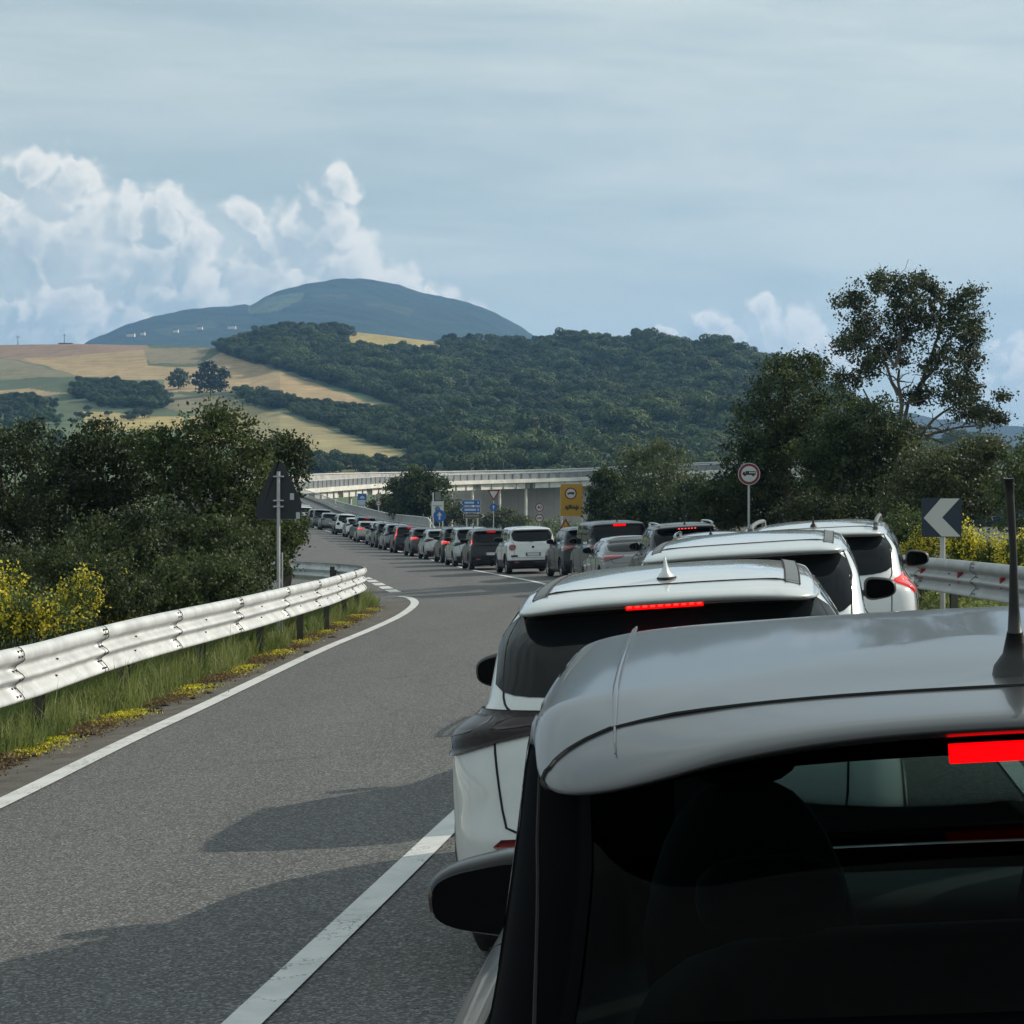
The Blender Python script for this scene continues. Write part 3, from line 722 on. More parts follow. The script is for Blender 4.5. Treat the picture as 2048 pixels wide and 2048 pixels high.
stree('roadside_bush', 'bush with white blossom clusters between the yellow broom bushes', 'bush', 31, 205, [(200, 1165, 80, 62), (130, 1130, 60, 50), (260, 1190, 60, 45)], 380, 34, .055, L_mid, 18, .11, .03)
stree('roadside_bush', 'low green bush at the left picture edge behind the broom', 'bush', 33, 40, [(30, 1150, 90, 60), (-60, 1160, 80, 60)], 300, 34, .06, L_mid, 19, .12, .03)

def broom(label, d, a0, blobs, n, seed, group='yellow broom behind the guardrails', leaf=.05, fl=.5):
    r = np.random.default_rng(seed); x0 = (a0 - 1024) / FPX * d; gz = Gs(x0, d)
    o = empty('broom_bush', (x0, d, gz)); bl = []
    for k, (a, e, rx, rz) in enumerate(blobs):
        X, Y, Z, r1, r2, r3 = pxb(a, e, d, rx, rz); bl.append((X - x0, ((k * 37) % 10 - 5) / 10 * r1, Z - gz, r1, r1, r3))
    P, T = crown_pts(bl, n, 26, .10, r, .3, 1.5); P[:, 2] = np.maximum(P[:, 2], .03)
    V, F = leaves(P, leaf, r); me = npmesh('foliage', V, F, L_broom); vcol(me, np.repeat(T, 4)[:, None] * np.ones((1, 3))); obj('foliage', me, o)
    P, T = crown_pts(bl, int(n * fl * 1.5), 24, .075, r, .8, 1.7); P = P[P[:, 2] > .25 * max(b[2] for b in bl)]; T = r.random(len(P))
    V, F = leaves(P, leaf * 1.0, r); me = npmesh('flowers', V, F, L_yell); vcol(me, np.repeat(T, 4)[:, None] * np.ones((1, 3))); obj('flowers', me, o)['kind'] = 'stuff'
    mb = MB()
    for k in range(24):
        b = bl[r.integers(len(bl))]; e = (b[0] + r.normal() * b[3] * .5, b[1] + r.normal() * b[4] * .5, b[2] + b[5] * r.uniform(.2, 1.1))
        limb(mb, (b[0] * .5 + r.normal() * .15, b[1] * .5, 0), e, .012, .004, r, 4, .1, 4)
    obj('stems', mesh('stems', mb.v, mb.f, L_broom), o); tag(o, label, 'broom bush', group)
broom('golden broom bush cut by the left picture edge, highest blossom on that side', 29, 10, [(-5, 1190, 40, 42), (-50, 1180, 50, 50), (22, 1170, 22, 22)], 110, 41, fl=.45)
broom('low yellow broom bush just above the left guardrail, near the picture edge', 26.5, 60, [(55, 1228, 60, 30), (5, 1238, 50, 34), (110, 1232, 40, 22)], 150, 42, fl=.38)
broom('small yellow broom between two green bushes above the left guardrail', 29, 155, [(150, 1205, 40, 40), (175, 1185, 25, 40)], 80, 43, fl=.5)
broom('upright yellow broom bush with orange tips in the middle of the left hedge', 31.5, 235, [(235, 1196, 30, 36), (256, 1188, 16, 36), (210, 1218, 26, 24)], 110, 44, fl=.5)

# right side
rt = np.random.default_rng(77)
def big_tree():
    d = 70; a0 = 1800; x0 = (a0 - 1024) / FPX * d; gz = Gs(x0, d); o = empty('poplar_tree', (x0, d, gz)); r = rt
    def P(a, e, dep=0.0): x, y, z = bearing(a, e, d); return np.array([x - x0, dep, z - gz])
    mb = MB()
    base = P(1800, 1060); f1 = P(1795, 830); f0 = P(1800, 905, .2)
    limb(mb, (0, 0, -.1), f0, .20, .16, r, 6, .05, 9)
    limbs = [(f0, P(1796, 740, -.2), .11), (f0, P(1845, 770, .3), .10), (P(1796, 790), P(1760, 690, .6), .07), (P(1790, 735), P(1815, 620, -.4), .065), (P(1790, 735), P(1742, 640, .5), .055), (P(1845, 770, .3), P(1900, 680, .6), .07), (P(1845, 770, .3), P(1880, 600, -.3), .06),
             (f0, P(1935, 800, .8), .07), (P(1850, 870), P(1975, 850, .4), .06), (f0, P(1720, 780, -.6), .07), (f0, P(1690, 850, .4), .07), (P(1830, 850), P(1930, 880, -.3), .05), (P(1815, 620, -.4), P(1790, 560, 0), .04), (P(1742, 640, .5), P(1700, 610, .3), .035), (P(1900, 680, .6), P(1950, 640, .4), .04), (P(1900, 700), P(1960, 720, -.5), .04), (P(1760, 690), P(1680, 700, -.2), .035)]
    for (p, q, rr) in limbs:
        pp = limb(mb, p, q, rr, rr * .35, r, 7, .16, 6)
        for k in range(7):
            s = pp[r.integers(2, 8)]; dd = r.normal(size=3); dd[2] = dd[2] * .6 + .25; dd *= r.uniform(.5, 1.2) / np.linalg.norm(dd); limb(mb, s, s + dd, rr * .28, .008, r, 5, .2, 4)
    for k in range(3): limb(mb, P(1850, 875), P(1900 + 20 * k, 880 + 18 * k, k * .3), .03, .01, r, 6, .2, 4)
    obj('trunk', mesh('trunk', mb.v, mb.f, M_bark_pale, True), o)
    blobs = [(1790, 590, 55, 40), (1720, 600, 36, 34), (1668, 612, 14, 14), (1745, 650, 55, 40), (1830, 640, 70, 45), (1900, 640, 60, 45), (1945, 700, 45, 45), (1700, 690, 30, 25), (1665, 688, 20, 14), (1790, 700, 60, 35), (1870, 720, 60, 40), (1725, 735, 42, 30), (1700, 760, 40, 25), (1900, 780, 50, 40), (1950, 770, 32, 40), (1840, 790, 28, 24), (1925, 825, 45, 28), (1975, 825, 40, 22), (1998, 838, 18, 14), (1990, 795, 14, 12),
             (1765, 560, 26, 20), (1860, 580, 24, 20), (1925, 600, 28, 22), (1955, 655, 24, 24), (1830, 560, 14, 18), (1775, 548, 12, 12), (1880, 590, 16, 14)]
    bl = []
    for k, (a, e, rx, rz) in enumerate(blobs):
        q = P(a, e, ((k * 7) % 11 - 5) / 5 * 1.4); u = d / FPX; bl.append((q[0], q[1], q[2], rx * u, max(rx * u, .7), rz * u))
    Pp, T = crown_pts(bl, 1150, 26, .18, r, .1)
    V, F = leaves(Pp, .105, r); me = npmesh('crown', V, F, L_pop); vcol(me, np.repeat(T, 4)[:, None] * np.ones((1, 3))); obj('crown', me, o)
    tag(o, 'tall open crowned tree with pale forked trunk against the sky at right', 'tree')
big_tree()
stree('roadside_tree', 'dense dark tree left of the tall open tree, with a twiggy top', 'tree', 64, 1570, [(1570, 800, 90, 70), (1600, 740, 55, 35), (1565, 722, 25, 18), (1520, 860, 70, 70), (1640, 850, 80, 80), (1590, 930, 120, 80), (1500, 940, 70, 60), (1635, 735, 25, 20)], 620, 44, .10, L_dark, 51, .22, .14)
stree('roadside_tree', 'dark tree mass under the tall open tree on the right', 'tree', 61, 1740, [(1720, 850, 70, 60), (1760, 920, 100, 80), (1700, 960, 90, 70), (1650, 900, 60, 60), (1800, 880, 40, 40)], 560, 42, .10, L_dark, 52, .22, .12)
stree('roadside_tree', 'broad olive green tree behind the chevron sign', 'tree', 55, 1880, [(1880, 960, 80, 60), (1830, 1000, 80, 60), (1950, 920, 45, 45), (1975, 900, 30, 26), (1940, 990, 80, 60), (1860, 930, 50, 40)], 520, 40, .09, L_olive, 53, .2, .1)
stree('roadside_tree', 'small leafy tree at the right picture edge behind the car aerial', 'tree', 52, 2060, [(2030, 960, 50, 60), (2100, 920, 80, 80), (2070, 1020, 90, 60), (2180, 960, 100, 90)], 380, 40, .09, L_mid, 54, .2, .1)
stree('roadside_bush', 'dark bush behind the round truck sign', 'bush', 66, 1500, [(1500, 1000, 80, 60), (1440, 1010, 70, 50), (1570, 1010, 80, 50)], 380, 40, .10, L_dark, 55, .2, .06)
stree('roadside_bush', 'light green feathery tree in front of the viaduct, right of the yellow board', 'tree', 128, 1290, [(1300, 950, 70, 46), (1330, 912, 36, 22), (1280, 915, 36, 24), (1262, 985, 60, 42), (1360, 985, 64, 42), (1320, 892, 20, 14)], 430, 30, .17, L_pale2, 56, .36, .12)
stree('roadside_bush', 'green bush directly right of the yellow board', 'bush', 124, 1200, [(1210, 985, 34, 38), (1202, 1020, 28, 40), (1235, 1020, 46, 40), (1212, 955, 20, 18)], 330, 34, .17, L_mid, 57, .3, .07)
stree('roadside_bush', 'long low hedge behind the queue, right of the feathery tree', 'bush', 112, 1380, [(1330, 1020, 70, 40), (1400, 1000, 60, 45), (1450, 1010, 60, 50), (1270, 1030, 60, 36)], 420, 34, .17, L_dark, 58, .3, .07)
stree('roadside_bush', 'dark leafed bush under the dense tree, behind the white cars', 'bush', 58, 1640, [(1620, 1040, 70, 50), (1700, 1040, 70, 50), (1760, 1050, 60, 40)], 420, 38, .09, L_dark, 59, .18, .05)
stree('roadside_bush', 'green weeds and bramble left of the chevron sign', 'bush', 44, 1800, [(1810, 1060, 50, 36), (1770, 1085, 40, 30), (1850, 1050, 40, 26)], 300, 34, .065, L_mid, 60, .13, .03)
for q in [('yellow broom directly left of the chevron sign post', 39, 1850, [(1850, 1085, 30, 22), (1830, 1105, 26, 20)], 100, 61, .5), ('yellow broom right of the chevron sign post, below the sign', 38.5, 1915, [(1915, 1090, 40, 34), (1950, 1110, 30, 26)], 150, 62, .6),
          ('yellow broom at the right picture edge, beyond the aerial', 37, 2030, [(2030, 1110, 40, 36), (2080, 1100, 50, 40)], 150, 63, .6), ('greenish broom between the two brighter ones on the right verge', 38, 1980, [(1980, 1115, 36, 30)], 90, 64, .35)]:
    broom(q[0], q[1], q[2], q[3], q[4], q[5], fl=q[6])
# beyond the ramp parapet
stree('roadside_tree', 'dark green tree beside the ramp parapet hiding part of the viaduct', 'tree', 205, 835, [(835, 985, 42, 42), (800, 975, 24, 20), (870, 975, 26, 24), (840, 950, 26, 16), (810, 1010, 40, 26), (850, 1015, 40, 24)], 420, 32, .27, L_mid, 71, .5, .2)
stree('roadside_bush', 'brush beside the round speed signs beyond the parapet', 'bush', 232, 770, [(775, 1005, 18, 16), (790, 1015, 26, 14), (750, 1012, 14, 10)], 160, 26, .28, L_olive, 72, .45, .08)
stree('roadside_bush', 'tuft of reeds beneath the viaduct between the arrow board and yield sign', 'bush', 240, 915, [(905, 1020, 24, 26), (930, 1035, 30, 14)], 130, 22, .25, L_olive, 73, .4, .06)
stree('roadside_bush', 'grassy scrub under the viaduct behind the speed limit sign', 'bush', 250, 1010, [(1005, 1035, 26, 22), (1040, 1045, 30, 12), (975, 1042, 30, 12)], 150, 22, .27, L_olive, 74, .4, .06)
stree('roadside_bush', 'pale weeds around the foot of the yellow board', 'bush', 150, 1110, [(1105, 1055, 30, 16), (1140, 1060, 30, 14), (1075, 1055, 22, 12)], 150, 22, .16, L_pale, 75, .25, .04)
stree('roadside_tree', 'leafy bank on the left of the far end of the queue', 'tree', 185, 560, [(575, 1035, 24, 20), (550, 1010, 30, 36), (600, 1045, 16, 10)], 200, 26, .25, L_mid, 76, .4, .1)

# ------------------------------------------------------------------ guardrails
def galv(name, c, var=.16):
    m = bpy.data.materials.new(name); m.use_nodes = True; t = m.node_tree; b = t.nodes['Principled BSDF']
    tcn = new(t, 'ShaderNodeTexCoord')
    def nz(s, d=5, r=.65):
        n = new(t, 'ShaderNodeTexNoise'); n.inputs['Scale'].default_value = s; n.inputs['Detail'].default_value = d; n.inputs['Roughness'].default_value = r
        t.links.new(tcn.outputs['Object'], n.inputs['Vector']); return E(t, n.outputs['Fac'])
    cc = mixc(t, nz(2.2).ramp(.3, .7), tuple(x * (1 - var) for x in c), tuple(x * (1 + var * .5) for x in c))
    cc = mixc(t, nz(14, 6, .7).ramp(.58, .78) * .35, cc, (.16, .15, .13))
    t.links.new(cc, b.inputs['Base Color']); b.inputs['Roughness'].default_value = .5; b.inputs['Metallic'].default_value = .25
    return m
M_rail = galv('galvanised_rail', (.56, .58, .58), .22); M_rail_dark = galv('galvanised_rail_dark', (.36, .37, .37))  # second one: darker rail steel, the right rail's shade put into its colour
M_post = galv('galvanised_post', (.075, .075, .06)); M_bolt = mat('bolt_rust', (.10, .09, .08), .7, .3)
M_redref = mat('reflector_red', (.28, .015, .02), .35)
PROF = []   # thrie-beam profile: (bulge towards the road, height)
def prof_pts():
    # three ridges facing the road with long sloping upper faces and short undersides, listed from the top down
    h0, h1 = .55, 1.05
    tb = [(0, .30), (.03, .62), (.08, .88), (.15, .99), (.22, 1), (.265, .86), (.30, .50), (.335, .16), (.375, 0), (.42, .10), (.47, .45), (.52, .84), (.565, 1), (.605, .88), (.64, .50), (.675, .16), (.715, 0), (.76, .10), (.82, .42), (.89, .78), (.96, 1), (1, .97)]
    return [(.088 * b, h1 - (h1 - h0) * t) for t, b in reversed(tb)]
PROF = prof_pts()
def rail(name, path, side, label, matr, panel=3.75, dark=None, posts=True, zf=None, cat='guardrail', reflectors=None, post_every=4.0):
    """path: (x, y) spaced .25 m; side: +1 bulges to the right of travel, -1 to the left"""
    P = spline(path, .25); T = np.gradient(P, axis=0); T /= np.linalg.norm(T, axis=1)[:, None]
    Nn = np.stack([T[:, 1], -T[:, 0]], 1) * side
    root = empty(name, (P[0, 0], P[0, 1], Gs(*P[0]))); tag(root, label, cat); O = np.array(root.location)
    zf = zf or (lambda x, y: Gs(x, y))
    step = int(panel / .25); k = 0; bolts = MB(); pn = 0
    while k < len(P) - 2:
        e = min(k + step, len(P) - 1); idx = list(range(k, e + 1)); vs = []
        ext = [P[i] for i in idx]
        lap = .006 * (pn % 2)
        for j, i in enumerate(idx):
            p = P[i].copy()
            if j == len(idx) - 1 and e < len(P) - 1: p = p + T[i] * .12
            g = zf(p[0], p[1])
            for (b, h) in PROF: q = p + Nn[i] * (b + .10 + lap); vs.append((q[0] - O[0], q[1] - O[1], g + h - O[2]))
            for (b, h) in reversed(PROF): q = p + Nn[i] * (b + .10 + lap - .004); vs.append((q[0] - O[0], q[1] - O[1], g + h - O[2]))
        m = len(PROF) * 2; fs = []
        for j in range(len(idx) - 1):
            for c in range(m): a = j * m + c; b2 = j * m + (c + 1) % m; fs.append((a, a + m, b2 + m, b2))
        for base in (0, (len(idx) - 1) * m):
            for c in range(len(PROF) - 1): fs.append((base + c, base + c + 1, base + m - 2 - c, base + m - 1 - c))
        obj('rail_panel', mesh('rail_panel', vs, fs, matr, True), root)
        # bolts at the splice and mid-span
        for i, hs in ((k, (.60, .67, .755, .83, .965, 1.015)), ((k + e) // 2, (.67, .835))):
            for h in hs:
                for dd in ((-.05, .06) if i == k else (0,)):
                    p = P[i] + T[i] * (dd + .03 * ((h * 50) % 2 - 1)); g = zf(p[0], p[1]); b = np.interp(h, [z for _, z in PROF], [q for q, _ in PROF])
                    c = p + Nn[i] * (b + .108 + lap); M = Matrix.Translation((c[0] - O[0], c[1] - O[1], g + h - O[2]))
                    bolts.box(-.012, .012, -.015, .015, -.009, .009, M)
        # dark splice edge
        if k > 0:
            i = k; pts = []
            for (b, h) in PROF:
                p = P[i] + T[i] * .121; g = zf(p[0], p[1]); q = p + Nn[i] * (b + .106 + .006); pts.append((q[0] - O[0], q[1] - O[1], g + h - O[2]))
            bolts.tube(pts, .0045, 4)
        k = e; pn += 1
    bo = bolts.build('bolt', M_bolt, root); bo['kind'] = 'stuff'
    pe = int(post_every / .25)
    if posts:
        for i in range(2, len(P), pe):
            g = zf(*P[i]); ang = math.atan2(T[i][1], T[i][0]); M = Matrix.Translation((P[i][0] - O[0], P[i][1] - O[1], g - O[2])) @ Matrix.Rotation(ang, 4, 'Z')
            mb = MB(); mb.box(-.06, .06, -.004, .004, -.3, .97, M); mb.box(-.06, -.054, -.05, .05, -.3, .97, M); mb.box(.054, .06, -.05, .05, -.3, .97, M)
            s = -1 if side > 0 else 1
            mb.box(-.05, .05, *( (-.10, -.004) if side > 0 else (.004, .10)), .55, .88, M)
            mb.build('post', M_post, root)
    if reflectors:
        for i in reflectors:
            i = int(i / .25)
            if i >= len(P): continue
            g = zf(*P[i]); ang = math.atan2(T[i][1], T[i][0]); h = .80
            c = P[i] + Nn[i] * .125
            M = Matrix.Translation((c[0] - O[0], c[1] - O[1], g + h - O[2])) @ Matrix.Rotation(ang + math.pi / 2, 4, 'Z')
            MB().box(-.05, .05, -.03, .03, -.075, .075, M).build('reflector', M_redref, root)
    return root, P
LR = [(-5.5, 5.2), (-5.1, 12), (-4.80, 17), (-4.72, 20), (-4.58, 25), (-4.18, 30), (-3.78, 35), (-3.56, 40), (-3.50, 45), (-3.52, 49.5), (-3.68, 52.5), (-4.15, 55.5), (-5.2, 58.8), (-7.1, 62.5), (-9.8, 66), (-13.4, 70.5), (-20, 76)]
rail('guardrail', LR, +1, 'pale three wave steel guardrail curving round the left verge', M_rail)
yy = np.arange(8, 150, 3.0)
def rr_x(y): return float(np.interp(y, [0, 20, 28, 35, 48, 60, 70, 85, 98, 120, 150, 175], [6.9, 6.75, 6.65, 6.5, 6.9, 6.6, 5.3, 2.6, .9, -1.2, -3.6, -5.2]))
rail('guardrail', [(rr_x(y), y) for y in yy], -1, 'shade-toned grey steel guardrail with red reflectors on the right verge behind the white cars', M_rail_dark, reflectors=[16.5, 18.7, 21.2, 23.6, 26.0, 28.0, 30.2])
# parapet of the ramp: concrete plinth with a steel bar railing
def parapet():
    pts = spline([(-7.1, 184.5), (-9.0, 196), (-11.6, 208), (-15.9, 229), (-20, 252), (-24.6, 284), (-32.2, 330), (-40, 362)], 1.0)
    o = empty('ramp_parapet', (pts[0, 0], pts[0, 1], Gs(*pts[0]))); O = np.array(o.location)
    z = np.array([float(roadE(y)) for y in pts[:, 1]])
    T = np.gradient(pts, axis=0); T /= np.linalg.norm(T, axis=1)[:, None]; Nn = np.stack([T[:, 1], -T[:, 0]], 1)
    vs = []; fs = []
    for i in range(len(pts)):
        for (dn, h) in ((-.25, -.4), (-.25, .22), (.2, .22), (.2, -3.5)): q = pts[i] + Nn[i] * dn; vs.append((q[0] - O[0], q[1] - O[1], z[i] + h - O[2]))
    for i in range(len(pts) - 1):
        for c in range(3): a = i * 4 + c; fs.append((a, a + 4, a + 5, a + 1))
    fs.append((0, 1, 2, 3)); obj('plinth', mesh('plinth', vs, fs, mat('concrete_dark', (.10, .10, .098), .9, 0, .25, 1.5, .3, 12)), o)
    for h, w in ((1.18, .05), (.48, .03)):
        mb = MB(); mb.tube([(pts[i][0] - O[0], pts[i][1] - O[1], z[i] + h - O[2]) for i in range(len(pts))], w, 6); mb.build('hand_rail', M_rail, o)
    n = 0
    for i in range(0, len(pts)):
        if i > 70 and i % 2: continue
        for sub in ((0, .5) if i < 60 else (0,)):
            if i + 1 >= len(pts): continue
            q = pts[i] + (pts[i + 1] - pts[i]) * sub; zz = z[i] + (z[i + 1] - z[i]) * sub
            MB().box(-.035, .035, -.03, .03, .18, 1.18, Matrix.Translation((q[0] - O[0], q[1] - O[1], zz - O[2]))).build('bar', M_rail_dark, o)
    a = Vector((pts[0][0] - O[0], pts[0][1] - O[1], 0)); MB().tube([a + Vector((0, 0, 1.2 + z[0] - O[2])), a + Vector((.8, -1.5, .1 + z[0] - O[2]))], .07, 6).build('end_brace', M_rail, o)
    # steel mesh infill
    vs = []; fs = []
    tag(o, 'low concrete parapet with vertical bar railing along the ramp', 'parapet')
parapet()

# ------------------------------------------------------------------ verge: grass, stonecrop, litter
def grass():
    r = np.random.default_rng(5); P = spline(LR[:13], .1); T = np.gradient(P, axis=0); T /= np.linalg.norm(T, axis=1)[:, None]; Nn = np.stack([T[:, 1], -T[:, 0]], 1)
    def blades(name, n, off, hgt, lm, wid=.008, label=None, kx=None):
        i = r.integers(0, len(P), n); o = r.uniform(off[0], off[1], n) if kx is None else kx(i, n)
        b = P[i] + Nn[i] * o[:, None] + r.normal(size=(n, 2)) * .02
        ok = b[:, 0] < ledge(b[:, 1]) - .05 + .10 * np.sin(b[:, 1] * 1.3) + .05 * np.sin(b[:, 1] * 4.7); b = b[ok]; n = len(b); z = G(b[:, 0], b[:, 1])
        h = hgt * r.uniform(.2, 1.3, n) * (.55 + .6 * (.5 + .5 * np.sin(b[:, 1] * 2.9 + 1.3 * np.sin(b[:, 1] * 7.1)))); an = r.uniform(0, 6.28, n); d = np.stack([np.cos(an), np.sin(an)], 1); le = r.normal(size=(n, 2)) * .30
        V = np.empty((n, 5, 3)); w = wid * r.uniform(.6, 1.6, n)[:, None]
        V[:, 0, :2] = b - d * w; V[:, 1, :2] = b + d * w; V[:, 2, :2] = b + le * h[:, None] * .35 + d * w * .7; V[:, 3, :2] = b + le * h[:, None] * .35 - d * w * .7; V[:, 4, :2] = b + le * h[:, None]
        V[:, 0, 2] = z; V[:, 1, 2] = z; V[:, 2, 2] = z + h * .6; V[:, 3, 2] = z + h * .6; V[:, 4, 2] = z + h
        base = np.arange(n)[:, None] * 5
        me = bpy.data.meshes.new(name); q = (base + np.array([[0, 1, 2, 3]])); t = (base + np.array([[3, 2, 4]]))
        me.from_pydata(V.reshape(-1, 3).tolist(), [], q.tolist() + t.tolist()); me.materials.append(lm); me.update()
        patch = .5 + .5 * np.sin(b[:, 1] * 1.7) * np.cos(b[:, 0] * 3 + b[:, 1] * .6)
        vcol(me, np.repeat(np.clip(patch * .5 + r.random(n) * .5, 0, 1), 5)[:, None] * np.ones((1, 3)))
        tag(obj(name, me), label, 'grass', kind='stuff')
    Lg = leafmat('grass_leaf', (.07, .12, .022), (.27, .29, .10), .42, .5)
    Lr = leafmat('grass_red', (.13, .070, .035), (.27, .20, .09), .3, .6)
    blades('grass', 80000, (-1.6, .62), .27, Lg, label='uneven green grass along the foot of the left guardrail')
    blades('grass', 22000, (-.6, .45), .50, Lg, .006, label='taller grass stalks standing under the left guardrail')
    Ls = leafmat('stonecrop', (.62, .58, .02), (.85, .80, .06), .25, .6)
    # yellow stonecrop and reddish dry growth in patches along the asphalt edge
    def edge_patch(name, n, thr, lm, size, h, label, k, w=.10):
        y = r.uniform(14, 52, n); f = np.sin(y * 1.9 + k) + .6 * np.sin(y * 5.3 + 2 * k) + .4 * np.sin(y * 11 + k); y = y[f > thr]
        x = ledge(y) - .02 + r.normal(size=len(y)) * w; z = G(x, y) + .03 + r.random(len(y)) * h
        V, F = leaves(np.stack([x, y, z], 1), size, r, 1.5); me = npmesh(name, V, F, lm); vcol(me, np.repeat(r.random(len(y)), 4)[:, None] * np.ones((1, 3)))
        tag(obj(name, me), label, 'ground cover', kind='stuff')
    edge_patch('stonecrop', 42000, .25, Ls, .026, .06, 'bright yellow stonecrop in patches along the asphalt edge', .8, .16)
    edge_patch('dry_weed', 42000, -.2, Lr, .028, .07, 'reddish dry weeds creeping over the asphalt edge', 3.1, .19)
    # thin twigs and cracked tar crumbs on the shoulder
    mb = MB()
    for k in range(90):
        y = r.uniform(15, 48); x = ledge(y) + abs(r.normal()) * .16 + .03; z = Gs(x, y) + .035; a = r.uniform(-.5, .5); L = r.uniform(.04, .18)
        mb.tube([(x, y, z), (x + L * .6 * math.cos(a), y + L * .6 * math.sin(a), z + .012), (x + L * math.cos(a), y + L * math.sin(a), z)], [.012, .018, .006], 4)
    o = mb.build('twig_litter', mat('litter', (.05, .04, .03), .9)); tag(o, 'dry twigs and crumbs of tar on the left shoulder', 'litter', kind='stuff')
    n = 16000; y = r.uniform(26, 44, n); x = r.uniform(6.9, 9.5, n); z = G(x, y); V, F = leaves(np.stack([x, y, z + r.random(n) * .35], 1), .09, r, .2); me = npmesh('grass', V, F, leafmat('grass_leaf', (0, 0, 0), (0, 0, 0))); vcol(me, np.repeat(r.random(n), 4)[:, None] * np.ones((1, 3)))
    tag(obj('grass', me), 'rough grass below the right guardrail', 'grass', kind='stuff')
    n = 30000; y = r.uniform(24, 60, n); x = -5.2 - r.random(n) ** 1.5 * 12; z = G(x, y); V, F = leaves(np.stack([x, y, z + r.random(n) * .45], 1), .08, r, .2); me = npmesh('undergrowth', V, F, L_dark); vcol(me, np.repeat(r.random(n), 4)[:, None] * np.ones((1, 3)))
    tag(obj('undergrowth', me), 'low weeds and leaf litter under the left trees', 'undergrowth', kind='stuff')
grass()

# ------------------------------------------------------------------ signs
def rounded(poly, rad, n=6):
    out = []; N = len(poly)
    for i in range(N):
        p = Vector((*poly[i], 0)); a = Vector((*poly[i-1], 0)); b = Vector((*poly[(i+1) % N], 0))
        da = (a - p).normalized(); db = (b - p).normalized(); s = p + da * rad; e = p + db * rad
        for k in range(n + 1):
            t = k / n; q = s * (1-t)**2 + p * 2*t*(1-t) + e * t*t; out.append((q.x, q.y))
    return out
def circ(r, n=40, cx=0, cz=0): return [(cx + r * math.cos(2 * math.pi * k / n), cz + r * math.sin(2 * math.pi * k / n)) for k in range(n)]
def scaled(poly, s, cx=0, cz=0): return [((x - cx) * s + cx, (z - cz) * s + cz) for x, z in poly]
def shift(poly, dx_, dz_): return [(x + dx_, z + dz_) for x, z in poly]
S_white = mat('sign_white', (.50, .50, .50), .45, 0, .05, 6); S_red = mat('sign_red', (.16, .012, .02), .4); S_black = mat('sign_black', (.015, .015, .017), .45)
S_blue = mat('sign_blue', (.015, .10, .36), .4); S_yel = mat('sign_yellow', (.42, .235, .012), .45, 0, .05, 3); S_back = mat('sign_back', (.014, .019, .026), .6, .0); S_brown = mat('sign_brown', (.06, .045, .035), .5)
S_pole = galv('sign_pole_steel', (.45, .46, .46)); S_chev = mat('sign_chevron_blue', (.010, .022, .045), .45); S_lblue = mat('sign_print_pale_blue', (.40, .50, .62), .5)
def face(poly, layer, m, name, parent, th=.0035):
    """flat print or plate on the viewer's side; layer counts outwards"""
    y1 = -.012 - layer * th; return MB().prism(poly, y1 - th * .8, y1).build(name, m, parent)
def sign_root(name, label, cat, x, y, gz=None, yaw=0, group=None):
    o = empty(name, (x, y, Gs(x, y) if gz is None else gz), (0, 0, yaw)); tag(o, label, cat, group); return o
def plate(poly, m, name, parent): return MB().prism(poly, -.012, .0).build(name, m, parent)
def pole(parent, h, r=.032, x=0, y=.045, z0=-.3): return MB().tube([(x, y, z0), (x, y, h)], r, 12).build('pole', S_pole, parent, False)
def text_mesh(txt, size, m, name, parent, cx, cz, layer, sx=1.0, bold=.0):
    cu = bpy.data.curves.new(name, 'FONT'); cu.body = txt; cu.size = size; cu.align_x = 'CENTER'; cu.align_y = 'CENTER'; cu.extrude = .001; cu.offset = bold; cu.resolution_u = 3
    t = bpy.data.objects.new(name, cu); COL.objects.link(t); bpy.context.view_layer.update()
    me = bpy.data.meshes.new_from_object(t.evaluated_get(bpy.context.evaluated_depsgraph_get())); bpy.data.objects.remove(t)
    me.materials.clear(); me.materials.append(m); o = obj(name, me, parent)
    o.rotation_euler = (R(90), 0, 0); o.scale = (sx, 1, 1); o.location = (cx, -.014 - layer * .0035, cz); return o
def truck_poly(w):   # side view of a lorry facing left
    p = [(-.5, -.10), (-.5, .03), (-.43, .13), (-.30, .13), (-.30, .02), (-.26, .02), (-.26, .20), (.5, .20), (.5, -.10), (.40, -.10)] + [(.32 + .09 * math.cos(a), -.12 + .09 * math.sin(a)) for a in np.linspace(0, -math.pi, 8)] + [(.2, -.10), (-.2, -.10)] + [(-.32 + .08 * math.cos(a), -.12 + .08 * math.sin(a)) for a in np.linspace(0, -math.pi, 8)]
    return [(x * w, z * w) for x, z in p]
def arrow_poly(s): return [(-.08*s, -.34*s), (.08*s, -.34*s), (.08*s, .04*s), (.24*s, .04*s), (0, .36*s), (-.24*s, .04*s), (-.08*s, .04*s)]
def gz_of(e, dist): return CAMZ + (1005 - e) / FPX * dist
def prohib(parent, cz, r, inner=None, cx=0):
    plate(circ(r, 40, cx, cz), S_back, 'plate', parent); face(circ(r * .985, 40, cx, cz), 0, S_white, 'rim', parent); face(circ(r * .93, 40, cx, cz), 1, S_red, 'ring', parent); face(circ(r * .70, 40, cx, cz), 2, S_white, 'disc', parent)
